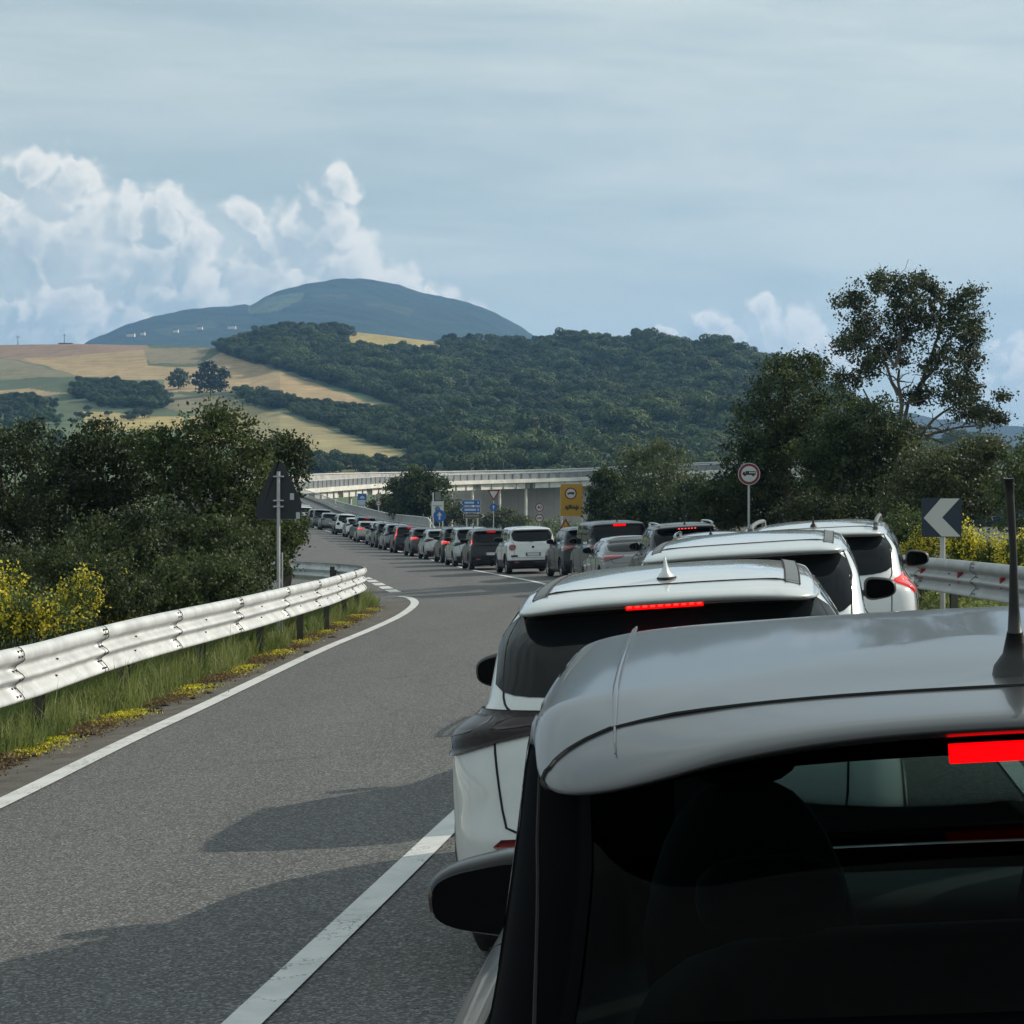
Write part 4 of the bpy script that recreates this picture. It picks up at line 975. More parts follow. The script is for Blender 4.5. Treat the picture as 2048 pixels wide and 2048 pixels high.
# triangle seen from behind
d = 36.5; x = (557.5 - 1024) / FPX * d; g = Gs(x, d); o = sign_root('triangular_sign', 'back of a dark triangular road sign on a steel post behind the left guardrail', 'road sign', x, d)
u = d / FPX; tri = [((a - 557.5) * u, gz_of(e, d) - g) for a, e in ((552, 922), (564, 922), (603, 1003), (602, 1038), (512, 1038), (514, 1001))]
MB().prism(rounded(tri, .06, 4), .0, .012).build('plate', S_back, o); MB().prism(rounded(scaled(tri, .985, 0, 1.9), .06, 4), .012, .016).build('sign_front', S_white, o)
MB().tube([(0, -.045, -.3), (0, -.045, gz_of(943, d) - g)], .030, 12).build('pole', S_pole, o)
for e in (953, 1001, 1013): MB().box(-.085, .085, -.08, -.0, gz_of(e, d) - g - .012, gz_of(e, d) - g + .012).build('clamp', S_pole, o)
for a, e in ((584, 993), (596, 1031)): MB().box((a - 4 - 557.5) * u, (a + 4 - 557.5) * u, -.003, 0, gz_of(e + 6.5, d) - g, gz_of(e - 6.5, d) - g).build('sticker', mat('sticker_grey', (.45, .46, .47), .6), o)
MB().tube([(.055, .02, -.3), (.055, .02, gz_of(1105, d) - g)], .012, 8).build('second_post', S_pole, o)
# chevron
d = 34.5; x = (1884 - 1024) / FPX * d; g = Gs(x, d); u = d / FPX; o = sign_root('chevron_sign', 'dark blue and white chevron sign pointing left above the right guardrail', 'road sign', x, d)
def zz(e): return gz_of(e, d) - g
def Q(pts, a0): return [((a - a0) * u, zz(e)) for a, e in pts]
plate(Q([(1843, 1074), (1923, 1074), (1923, 996), (1843, 996)], 1884), S_chev, 'plate', o)
face(Q([(1847, 1036), (1883, 1073), (1921, 1073), (1884, 1035), (1919, 997), (1881, 997)], 1884), 0, mat('sign_chevron_white', (.50, .51, .50), .5), 'chevron', o)
MB().tube([(.02, .05, -.3), (.02, .05, zz(1000))], .042, 12).build('pole', S_pole, o)
# round truck sign
d = 60; x = (1498 - 1024) / FPX * d; g = Gs(x, d); o = sign_root('no_lorries_sign', 'round red ringed sign with a black lorry on a thin post before the dark trees', 'road sign', x, d)
cz = zz(948) if False else gz_of(948, d) - g; prohib(o, cz, 22.5 / FPX * d); face(shift(truck_poly(.36), 0, cz + .01), 3, S_black, 'lorry_symbol', o); pole(o, cz)
for k in range(3): face(shift([(-.02, -.02), (.02, -.02), (.02, .02), (-.02, .02)], .02 + k * .06, cz + .04), 4, S_white, 'lorry_panel', o)
# yellow board
d = 130; u = d / FPX; x = (1143 - 1024) * u; g = -3.2; o = sign_root('yellow_warning_board', 'tall yellow board with a round lorry ban sign and dark lorry pictogram', 'road sign', x, d, Gs(x, d)); g = Gs(x, d)
def board(x0, x1, e0, e1, a0): return [((x0 - a0) * u, gz_of(e1, d) - g), ((x1 - a0) * u, gz_of(e1, d) - g), ((x1 - a0) * u, gz_of(e0, d) - g), ((x0 - a0) * u, gz_of(e0, d) - g)]
plate(board(1121, 1165, 968, 1032, 1143), S_yel, 'plate', o); cz = gz_of(987, d) - g; r0 = 12 * u
for k, (rr_, mm, nn) in enumerate(((r0, S_red, 'ring'), (r0 * .78, S_white, 'disc'))): face(circ(rr_, 32, -1.5 * u, cz), k, mm, nn, o)
face(shift(truck_poly(14 * u), -1.5 * u, cz), 2, S_black, 'lorry_symbol', o)
face(shift(truck_poly(28 * u), 1 * u, gz_of(1015, d) - g), 0, mat('sign_print_dark', (.05, .035, .03), .5), 'lorry_pictogram', o)
for k in range(3): face(board(1144 + k * 5, 1147 + k * 5, 1008, 1013, 1143), 1, S_yel, 'pictogram_gap', o)
for a in (1123, 1163): pole(o, gz_of(968, d) - g, .05, (a - 1143) * u)
# yellow narrowing triangle
d = 112; u = d / FPX; x = (1131 - 1024) * u; g = Gs(x, d); o = sign_root('works_triangle_sign', 'yellow roadworks triangle with red border standing under the yellow board', 'road sign', x, d)
t0 = [((a - 1131) * u, gz_of(e, d) - g) for a, e in ((1113, 1068), (1150, 1068), (1131.5, 1036))]; cz = sum(p[1] for p in t0) / 3
plate(rounded(t0, .06, 4), S_red, 'plate', o); face(rounded(scaled(t0, .70, 0, cz), .04, 4), 0, S_yel, 'field', o)
face([((a - 1131) * u, gz_of(e, d) - g) for a, e in ((1126, 1064), (1128, 1064), (1130, 1056), (1130, 1050), (1129, 1050), (1128.5, 1056))], 1, S_black, 'narrowing_line', o)
face([((a - 1131) * u, gz_of(e, d) - g) for a, e in ((1135, 1064), (1137, 1064), (1135, 1056), (1134.5, 1050), (1133.5, 1050), (1133.5, 1056))], 1, S_black, 'narrowing_line', o)
pole(o, gz_of(1060, d) - g)
# 40 limit and round sign below
d = 140; u = d / FPX; x = (1079 - 1024) * u; g = Gs(x, d); o = sign_root('speed_limit_sign', 'round 40 speed limit sign with a second round ban sign right below it', 'road sign', x, d)
cz = gz_of(1015, d) - g; prohib(o, cz, 9.3 * u); text_mesh('40', 9.5 * u, S_black, 'number_40', o, 0, cz, 3, .95, .006)
cz2 = gz_of(1036.5, d) - g; prohib(o, cz2, 9.3 * u); face(shift(truck_poly(9.5 * u), 0, cz2), 3, mat('sign_print_grey', (.12, .12, .12), .5), 'lorry_symbol', o); pole(o, cz + .2, .03, 0, .06)
# yield sign with blue arrow
d = 168; u = d / FPX; x = (987 - 1024) * u; g = Gs(x, d); o = sign_root('give_way_sign', 'inverted give way triangle with small blue arrow disc, right of the direction arrows', 'road sign', x, d)
t0 = [((a - 987) * u, gz_of(e, d) - g) for a, e in ((974.5, 980), (1000, 980), (987.2, 1002))]; cz = sum(p[1] for p in t0) / 3
plate(rounded(t0, .07, 4), S_red, 'plate', o); face(rounded(scaled(t0, .68, 0, cz), .05, 4), 0, S_white, 'field', o)
cz = gz_of(1014.5, d) - g; plate(circ(7.6 * u, 32, 0, cz), S_blue, 'arrow_disc', o); face(shift(arrow_poly(12 * u), 0, cz), 0, S_white, 'arrow', o); pole(o, gz_of(985, d) - g)
# big blue arrow disc and white panel behind
d = 160; u = d / FPX; x = (879 - 1024) * u; g = Gs(x, d); o = sign_root('keep_straight_sign', 'large blue disc with white upward arrow in front of a white panel', 'road sign', x, d)
cz = gz_of(1032, d) - g; plate(circ(12.5 * u, 40, 0, cz), S_blue, 'plate', o); face(shift(arrow_poly(22 * u), 0, cz), 0, S_white, 'arrow', o); pole(o, cz)
d = 172; u = d / FPX; x = (875 - 1024) * u; g = Gs(x, d); o = sign_root('route_panel', 'pale square panel with a small blue disc, on two poles behind the large blue disc', 'road sign', x, d)
def bd(x0, x1, e0, e1, a0): return [((x0 - a0) * u, gz_of(e1, d) - g), ((x1 - a0) * u, gz_of(e1, d) - g), ((x1 - a0) * u, gz_of(e0, d) - g), ((x0 - a0) * u, gz_of(e0, d) - g)]
plate(bd(863, 887.5, 1002.5, 1034, 875), mat('panel_pale', (.55, .56, .54), .5), 'plate', o); plate(bd(870, 881, 984, 1001, 875), mat('panel_grey', (.16, .16, .155), .6), 'upper_plate', o)
face(bd(866, 884.5, 1011, 1012, 875), 0, S_black, 'rule', o); face(circ(5.5 * u, 28, 0, gz_of(1018, d) - g), 0, mat('sign_blue_faded', (.10, .16, .26), .5), 'small_disc', o)
for a in (866, 885): pole(o, gz_of(985 if a == 866 else 1003, d) - g, .05, (a - 875) * u)
# blue direction arrows
d = 165; u = d / FPX; x = (944 - 1024) * u; g = Gs(x, d); o = sign_root('direction_sign', 'stack of two blue left pointing direction arrows above a brown right pointing one', 'road sign', x, d)
for (e0, e1) in ((999.5, 1011), (1013.5, 1025.5)):
    em = (e0 + e1) / 2; pl = [((a - 944) * u, gz_of(e, d) - g) for a, e in ((927, e1), (961, e1), (961, e0), (927, e0), (920, em))]
    plate(pl, S_white, 'arrow_plate', o); face(scaled([((a - 944) * u, gz_of(e, d) - g) for a, e in ((926.5, e1 - .8), (960.2, e1 - .8), (960.2, e0 + .8), (926.5, e0 + .8), (923, em))], 1), 0, S_blue, 'arrow_field', o)
    face([((a - 944) * u, gz_of(e, d) - g) for a, e in ((929, em + 2), (948 if e0 < 1005 else 952, em + 2), (948 if e0 < 1005 else 952, em - 2), (929, em - 2))], 1, S_lblue, 'lettering_band', o)
    face([((a - 944) * u, gz_of(e, d) - g) for a, e in ((955, em + 2.2), (957.6, em + 2.2), (957.6, em - 2.2), (955, em - 2.2))], 1, S_lblue, 'distance_mark', o)
plate([((a - 944) * u, gz_of(e, d) - g) for a, e in ((927, 1036.5), (963, 1036.5), (970.5, 1032), (963, 1027.5), (927, 1027.5))], S_white, 'arrow_plate', o)
face([((a - 944) * u, gz_of(e, d) - g) for a, e in ((927.5, 1036), (962, 1036), (966, 1032), (962, 1028), (927.5, 1028))], 0, S_brown, 'arrow_field', o); face([((a - 944) * u, gz_of(e, d) - g) for a, e in ((930, 1033), (958, 1033), (958, 1030.5), (930, 1030.5))], 1, mat('print_tan', (.30, .26, .20), .5), 'lettering_band', o)
for a in (933, 955): pole(o, gz_of(1000, d) - g, .05, (a - 944) * u)
# far signs by the ramp
d = 236; u = d / FPX; x = (724 - 1024) * u; g = roadE(236) * 1.0; o = sign_root('area_sign', 'small blue sign with white lower panel beyond the ramp parapet', 'road sign', x, d, float(g) - 1)
g = float(g) - 1; plate(bd(715, 733, 987, 1011, 724), S_blue, 'plate', o)
face(bd(715.8, 732, 1000, 1010, 724), 0, mat('panel_palegrey', (.42, .48, .52), .5), 'lower_panel', o); face([((a - 724) * u, gz_of(e, d) - g) for a, e in ((719, 997), (730, 997), (728, 993), (724.5, 991.5), (721, 993))], 0, S_lblue, 'symbol', o); pole(o, gz_of(988, d) - g, .06)
d = 228; u = d / FPX; x = (757 - 1024) * u; g = float(roadE(228)) - 1; o = sign_root('speed_limit_sign', 'pair of small round signs one above the other beside the ramp parapet', 'road sign', x, d, g)
for e, tx in ((992, 'end'), (1006.5, 'ring')):
    cz = gz_of(e, d) - g; prohib(o, cz, 5.6 * u)
    if tx == 'end': text_mesh('60', 5.6 * u, S_black, 'number_60', o, 0, cz, 3, 1, .005)
    else: face(shift(truck_poly(5.8 * u), 0, cz), 3, S_black, 'lorry_symbol', o)
pole(o, gz_of(990, d) - g, .05)

# ------------------------------------------------------------------ viaduct
def viaduct():
    # corners surveyed as (azimuth, elevation of deck edge, distance)
    S = [(560, 986, 335), (610, 983, 345), (690, 977, 366), (777, 971, 388), (889, 967, 412), (1020, 963, 430), (1160, 958.5, 440), (1300, 950, 442), (1480, 942.5, 442), (1700, 938, 446), (2060, 935, 450), (2500, 933, 455)]
    P = spline([bearing(*s) for s in S], 1.2); T = np.gradient(P, axis=0); T[:, 2] = 0; T /= np.linalg.norm(T, axis=1)[:, None]
    Nn = np.stack([-T[:, 1], T[:, 0], T[:, 0] * 0], 1)     # away from viewer
    o = empty('viaduct', tuple(P[0] * [1, 1, 0])); O = np.array(o.location)
    def sweep(name, prof, m, a=0, b=None, parent=o):
        b = len(P) if b is None else b; vs = []; fs = []; n = len(prof)
        for i in range(a, b):
            for (dn, h) in prof: q = P[i] + Nn[i] * dn - O; vs.append((q[0], q[1], q[2] + h))
        for i in range(b - a - 1):
            for c in range(n): k = i * n + c; k2 = i * n + (c + 1) % n; fs.append((k, k2, k2 + n, k + n))
        fs.append(tuple(range(n))); fs.append(tuple(reversed(range((b - a - 1) * n, (b - a) * n))))
        return obj(name, mesh(name, vs, fs, m), parent)
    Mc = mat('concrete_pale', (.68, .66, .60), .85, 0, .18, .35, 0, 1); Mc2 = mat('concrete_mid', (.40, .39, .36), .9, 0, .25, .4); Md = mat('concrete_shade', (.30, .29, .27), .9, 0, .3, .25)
    sweep('cornice', [(-.35, -.30), (-.35, .42), (.1, .42), (.1, -.30)], Mc)
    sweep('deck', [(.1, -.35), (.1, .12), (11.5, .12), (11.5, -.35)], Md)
    sweep('noise_barrier', [(-.05, .42), (-.05, 1.55), (.02, 1.55), (.02, .42)], mat('barrier_mesh', (.20, .215, .22), .6, .2, .2, .8))
    sweep('rear_rail', [(10.9, .1), (10.9, 1.95), (11.1, 1.95), (11.1, .1)], Mc2)
    sweep('top_rail', [(-.12, 1.55), (-.12, 1.72), (.08, 1.72), (.08, 1.55)], M_rail)
    sweep('rear_top_rail', [(10.8, 2.05), (10.8, 2.25), (11.0, 2.25), (11.0, 2.05)], M_rail)
    # barrier posts
    i = 0; mb = MB()
    for i in range(0, len(P), 2):
        q = P[i] - Nn[i] * .14 - O; mb.box(-.06, .06, -.05, .05, .42, 1.6, Matrix.Translation(q))
    mb.build('barrier_posts', M_rail_dark, o)['kind'] = 'stuff'
    # girders hung between crossheads, each with end blocks, and round piers
    r = np.random.default_rng(3); span = 13; i = 0; k = 0
    while i + span < len(P):
        hh = 1.15
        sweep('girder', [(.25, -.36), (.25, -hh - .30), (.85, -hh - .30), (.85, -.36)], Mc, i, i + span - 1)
        mb = MB()
        for j in range(i, i + span - 1, 3):
            q = P[j] + Nn[j] * .15 - O; an = math.atan2(T[j][1], T[j][0]); mb.box(-.10, .10, -.12, .1, -hh - .34, -.34, Matrix.Translation(q) @ Matrix.Rotation(an, 4, 'Z'))
        mb.build('stiffener', Mc2, o)
        q = P[i + span - 1] + Nn[i] * 1.2 - O; an = math.atan2(T[i][1], T[i][0])
        gq = -3.4 - P[i + span - 1][2]
        if q[0] + O[0] > -30 and gq < -2.5:
            MB().tube([(q[0], q[1], q[2] + gq), (q[0], q[1], q[2] - hh - .32)], .30, 12).build('pier', Mc, o)
            qq = P[i + span // 2] + Nn[i] * 1.2 - O; MB().tube([(qq[0], qq[1], qq[2] + gq), (qq[0], qq[1], qq[2] - hh - .32)], .27, 12).build('pier', Mc, o)
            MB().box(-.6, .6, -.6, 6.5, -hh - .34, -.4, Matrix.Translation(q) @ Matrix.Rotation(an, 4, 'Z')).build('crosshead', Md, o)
        i += span; k += 1
    tag(o, 'long pale concrete viaduct crossing behind the queue', 'viaduct')
    # retaining wall below the deck
    w = empty('retaining_wall', (0, 452, -3.4)); 
    Mw = mat('wall_grey', (.46, .415, .355), .92, 0, .10, .15, 0, 1)
    x0, x1 = bearing(895, 0, 440)[0], bearing(1180, 0, 440)[0]
    n = 8
    for k in range(n):
        a = x0 + (x1 - x0) * k / n; b = x0 + (x1 - x0) * (k + 1) / n
        MB().box(a + .02, b - .02, -8, -7.6, -.5, 8.25 + k * .16).build('panel', Mw, w)
    tag(w, 'smooth grey wall behind the slender white piers of the viaduct', 'wall')
viaduct()

# ------------------------------------------------------------------ cars
P_white = paint('paint_white', (.60, .62, .62), 0, .3); P_pearl = paint('paint_pearl', (.60, .63, .64), .1, .3)
P_grey = mat('paint_warm_grey', (.050, .052, .056), .30, .35, .06, 3, 0, 1, coat=.42, spec=.4, backdark=True); P_dark = paint('paint_dark', (.018, .020, .023), .2, .3)
P_dgrey = paint('paint_dark_grey', (.06, .063, .066), .4, .33); P_silver = paint('paint_silver', (.36, .37, .37), .6, .33); P_beige = paint('paint_beige', (.30, .29, .27), .5, .33)
P_red = paint('paint_dark_red', (.10, .02, .018), .3, .33); P_blue = paint('paint_slate_blue', (.06, .075, .095), .4, .33); P_mid = paint('paint_mid_grey', (.15, .155, .16), .5, .33)
M_trim = mat('black_trim', (.014, .014, .015), .5); M_gloss = mat('gloss_black', (.002, .002, .003), .45, 0, 0, 1, 0, 1, 0, .01); M_tyre = mat('tyre', (.018, .018, .018), .85, 0, .2, 20)
M_rim = mat('rim_metal', (.28, .29, .30), .35, .8); M_gap = mat('panel_gap', (.004, .004, .005), .8); M_seat = mat('seat_fabric', (.012, .013, .015), .8, 0, .2, 8)
M_gdark = mat('glass_dark', (.006, .008, .010), .04, 0, 0, 1, 0, 1, 0, .22); M_tint = glass_mat('glass_tinted', (.20, .285, .28), .0, .02, 1.14); M_clear = glass_mat('glass_clear', (.80, .88, .85), .02)
M_lampoff = mat('lamp_dark', (.008, .003, .004), .10, 0, .3, 8, 0, 1, .10, .25); M_lampred = mat('lamp_red', (.17, .006, .008), .10, 0, .25, 10, 0, 1, .8, .6)
M_lampon = mat('lamp_lit', (.25, .002, .002), .5, spec=.1, emit=(1.0, .0, .002), estr=1.25); M_lamppart = mat('lamp_half_lit', (.30, .006, .008), .15, 0, .2, 25, 0, 1, .8, emit=(1.0, .02, .01), estr=.55)
M_plate = mat('plate_white', (.52, .53, .52), .5, 0, .15, 30); M_plateb = mat('plate_blue', (.03, .06, .30), .5); M_chrome = mat('chrome', (.6, .6, .6), .15, 1.0)
M_strip = mat('rail_strip_grey', (.11, .12, .125), .5); M_mirror = mat('mirror_glass', (.014, .016, .018), .05, 1.0); M_plas = mat('grey_plastic', (.09, .09, .09), .6)
M_lampglow = mat('lamp_bright', (.6, .05, .05), .3, emit=(1.0, .06, .05), estr=2.2)

def mesh_tyre():
    prof = [(.215, -.08), (.235, -.095), (.29, -.105), (.325, -.085), (.333, -.04), (.333, .04), (.325, .085), (.29, .105), (.235, .095), (.215, .08)]
    n = 32; vs = []; fs = []
    for j in range(n):
        a = 2 * math.pi * j / n
        for (r, x) in prof: vs.append((x, r * math.cos(a), r * math.sin(a)))
    m = len(prof)
    for j in range(n):
        for c in range(m): a = j * m + c; b = j * m + (c + 1) % m; e = ((j + 1) % n) * m; fs.append((a, b, e + (c + 1) % m, e + c))
    return mesh('tyre', vs, fs, M_tyre, True)
def mesh_rim():
    mb = MB(); n = 28; vs = []; fs = []
    prof = [(.218, -.085), (.205, -.075), (.198, .0), (.03, .01)]
    for j in range(n):
        a = 2 * math.pi * j / n
        for (r, x) in prof: vs.append((x, r * math.cos(a), r * math.sin(a)))
    m = len(prof)
    for j in range(n):
        for c in range(m - 1): a = j * m + c; e = ((j + 1) % n) * m; fs.append((a, a + 1, e + c + 1, e + c))
    mb.add(vs, fs)
    for k in range(5):
        M = Matrix.Rotation(2 * math.pi * k / 5, 4, 'X'); mb.add([(-.08, -.028, .03), (-.08, .028, .03), (-.072, .04, .205), (-.072, -.04, .205), (-.03, -.028, .03), (-.03, .028, .03), (-.03, .04, .205), (-.03, -.04, .205)], [(0, 1, 2, 3), (7, 6, 5, 4), (0, 4, 5, 1), (1, 5, 6, 2), (2, 6, 7, 3), (3, 7, 4, 0)], M)
    mb.tube([(-.09, 0, 0), (-.02, 0, 0)], .045, 12)
    return mesh('rim', mb.v, mb.f, M_rim, True)
ME_TYRE = mesh_tyre(); ME_RIM = mesh_rim()
def superell(c, s, p=2.6, nu=20, nv=12, fn=None):
    vs = []; fs = []
    def sg(v, e): return math.copysign(abs(v) ** e, v)
    e = 2 / p
    for j in range(nv + 1):
        ph = -math.pi / 2 + math.pi * j / nv
        for i in range(nu):
            th = 2 * math.pi * i / nu
            q = Vector((sg(math.cos(ph), e) * sg(math.cos(th), e), sg(math.cos(ph), e) * sg(math.sin(th), e), sg(math.sin(ph), e)))
            q = Vector((q.x * s[0], q.y * s[1], q.z * s[2]))
            if fn: q = fn(q)
            vs.append(tuple(q + Vector(c)))
    for j in range(nv):
        for i in range(nu): fs.append((j * nu + i, j * nu + (i + 1) % nu, (j + 1) * nu + (i + 1) % nu, (j + 1) * nu + i))
    return vs, fs

class Shell:
    """car skin: stacked plan-view outlines (level v) swept round from tail centre (s=0) to nose centre (s=1)"""
    K = ('z', 'yr', 'yf', 'w', 'rr', 'rf', 'zs', 'bow', 'arch', 'dr')
    def __init__(s, levels, L, ym, taper=.05, zwarp=None):
        s.T = np.array([[l[k] for k in Shell.K] for l in levels], float); s.n = len(levels); s.L = L; s.ym = ym; s.tp = taper; s.rwx = .65; s.y0x = .2
    def par(s, v):
        v = min(max(v, 0), s.n - 1 - 1e-9); i = int(v); t = v - i; T = s.T
        p0 = T[max(i - 1, 0)]; p1 = T[i]; p2 = T[i + 1]; p3 = T[min(i + 2, s.n - 1)]
        m1 = np.where((p1 - p0) * (p2 - p1) > 0, 2 * (p1 - p0) * (p2 - p1) / np.where(np.abs(p2 - p0) < 1e-9, 1, p2 - p0), 0)
        m2 = np.where((p2 - p1) * (p3 - p2) > 0, 2 * (p2 - p1) * (p3 - p2) / np.where(np.abs(p3 - p1) < 1e-9, 1, p3 - p1), 0)
        return (2*t**3-3*t**2+1)*p1 + (t**3-2*t**2+t)*m1 + (-2*t**3+3*t**2)*p2 + (t**3-t**2)*m2
    def zfin(s, p, x, y):
        z, yr, yf, w, rr, rf, zs, bow, arch, dr = p
        return z + zs * (y / s.L) - arch * ((y - s.ym) / 1.3) ** 2 - dr * min(1.2, abs(x) / s.rwx) ** 3.0 * max(0, min(1, 1 - (y - s.y0x) / .62)) ** 1.3
    def xy(s, p, u):
        z, yr, yf, w, rr, rf, zs, bow, arch, dr = p
        rr = min(rr, w * .95); rf = min(rf, w * .95); S1, S2, S3, S4 = .22, .38, .80, .92
        bl = bow * ((w - rr) / w) ** 2 if w > 0 else 0; bf = .10 * ((w - rf) / w) ** 2 * (1 if yf > 0 else 0)
        if u <= S1: a = u / S1; x = a * (w - rr); y = yr + bow * (x / max(w, 1e-6)) ** 2
        elif u <= S2: th = (u - S1) / (S2 - S1) * math.pi / 2; x = w - rr + rr * math.sin(th); y = yr + bl + rr * (1 - math.cos(th)) + bow * .25 * math.sin(th) * 0
        elif u <= S3: a = (u - S2) / (S3 - S2); x = w; y0 = yr + bl + rr; y1 = yf - bf - rf; y = y0 + (y1 - y0) * a
        elif u <= S4: th = (u - S3) / (S4 - S3) * math.pi / 2; x = w - rf + rf * math.cos(th); y = yf - bf - rf + rf * math.sin(th)
        else: a = 1 - (u - S4) / (1 - S4); x = a * (w - rf); y = yf - .10 * (x / max(w, 1e-6)) ** 2
        return x, y
    def P(s, u, v, side=1):
        p = s.par(v); x, y = s.xy(p, u)
        x *= 1 - s.tp * abs((y - s.ym) / (s.L / 2)) ** 3
        return Vector((x * side, y, s.zfin(p, x, y)))
    def N(s, u, v, side=1):
        e = 1e-3; a = s.P(min(u + e, 1), v, side) - s.P(max(u - e, 0), v, side); b = s.P(u, min(v + e, s.n - 1), side) - s.P(u, max(v - e, 0), side)
        n = a.cross(b) * side
        if n.length < 1e-12: return Vector((0, 0, 1))
        n.normalize(); return n
    def u_of_y(s, y, v):
        p = s.par(v); lo, hi = .22, .92
        for _ in range(26):
            m = (lo + hi) / 2
            if s.xy(p, m)[1] < y: lo = m
            else: hi = m
        return (lo + hi) / 2
    def v_of_z(s, z, u=.0, lo=0.0, hi=None):
        hi = s.n - 1 if hi is None else hi
        for _ in range(26):
            m = (lo + hi) / 2
            if s.P(u, m).z < z: lo = m
            else: hi = m
        return (lo + hi) / 2
    def top(s, x, y, v0):
        """roof height at x, y: the highest outline that still contains the point"""
        lo, hi = v0, s.n - 1 - 1e-6; ax = abs(x)
        def inside(v):
            p = s.par(v); w = p[3] * (1 - s.tp * abs((y - s.ym) / (s.L / 2)) ** 3)
            return ax <= w and p[1] + p[7] * (ax / max(p[3], 1e-6)) ** 2 <= y <= p[2]
        if not inside(lo): return None
        for _ in range(24):
            m = (lo + hi) / 2
            if inside(m): lo = m
            else: hi = m
        return s.zfin(s.par(lo), x, y)

def patch(sh, f, na, nb, m, name, parent, side=1, off=.004, rnd=8, skirt=.02, smooth=True, rb=None):
    """raised panel that follows the skin; f(a, b) gives (u, v)"""
    g = []
    for i in range(na + 1):
        a = i / na; h = (1 - abs(2 * a - 1) ** rnd) ** (1 / rnd) if rnd else 1
        for j in range(nb + 1):
            b = .5 + (j / nb - .5) * max(h, .02); u, v = f(a, b); g.append((sh.P(u, v, side), sh.N(u, v, side)))
    vs = [tuple(p + n * off) for p, n in g]; fs = []
    for i in range(na):
        for j in range(nb): k = i * (nb + 1) + j; q = (k, k + nb + 1, k + nb + 2, k + 1); fs.append(q if side > 0 else tuple(reversed(q)))
    ring = [j for j in range(nb + 1)] + [i * (nb + 1) + nb for i in range(1, na + 1)] + [na * (nb + 1) + j for j in range(nb - 1, -1, -1)] + [i * (nb + 1) for i in range(na - 1, 0, -1)]
    k0 = len(vs)
    for r_ in ring: p, n = g[r_]; vs.append(tuple(p + n * (off - skirt)))
    for i in range(len(ring)):
        j = (i + 1) % len(ring); fs.append((ring[i], ring[j], k0 + j, k0 + i))
    return obj(name, mesh(name, vs, fs, m, smooth), parent)
def seam(sh, uvs, parent, r=.004, name='panel_gap', side=1, m=None, off=.001, n=24):
    pts = []
    for i in range(len(uvs) - 1):
        for k in range(n // (len(uvs) - 1)):
            t = k / (n // (len(uvs) - 1)); u = uvs[i][0] + (uvs[i+1][0] - uvs[i][0]) * t; v = uvs[i][1] + (uvs[i+1][1] - uvs[i][1]) * t
            pts.append(sh.P(u, v, side) + sh.N(u, v, side) * off)
    u, v = uvs[-1]; pts.append(sh.P(u, v, side) + sh.N(u, v, side) * off)
    return MB().tube(pts, r, 6).build(name, m or M_gap, parent)

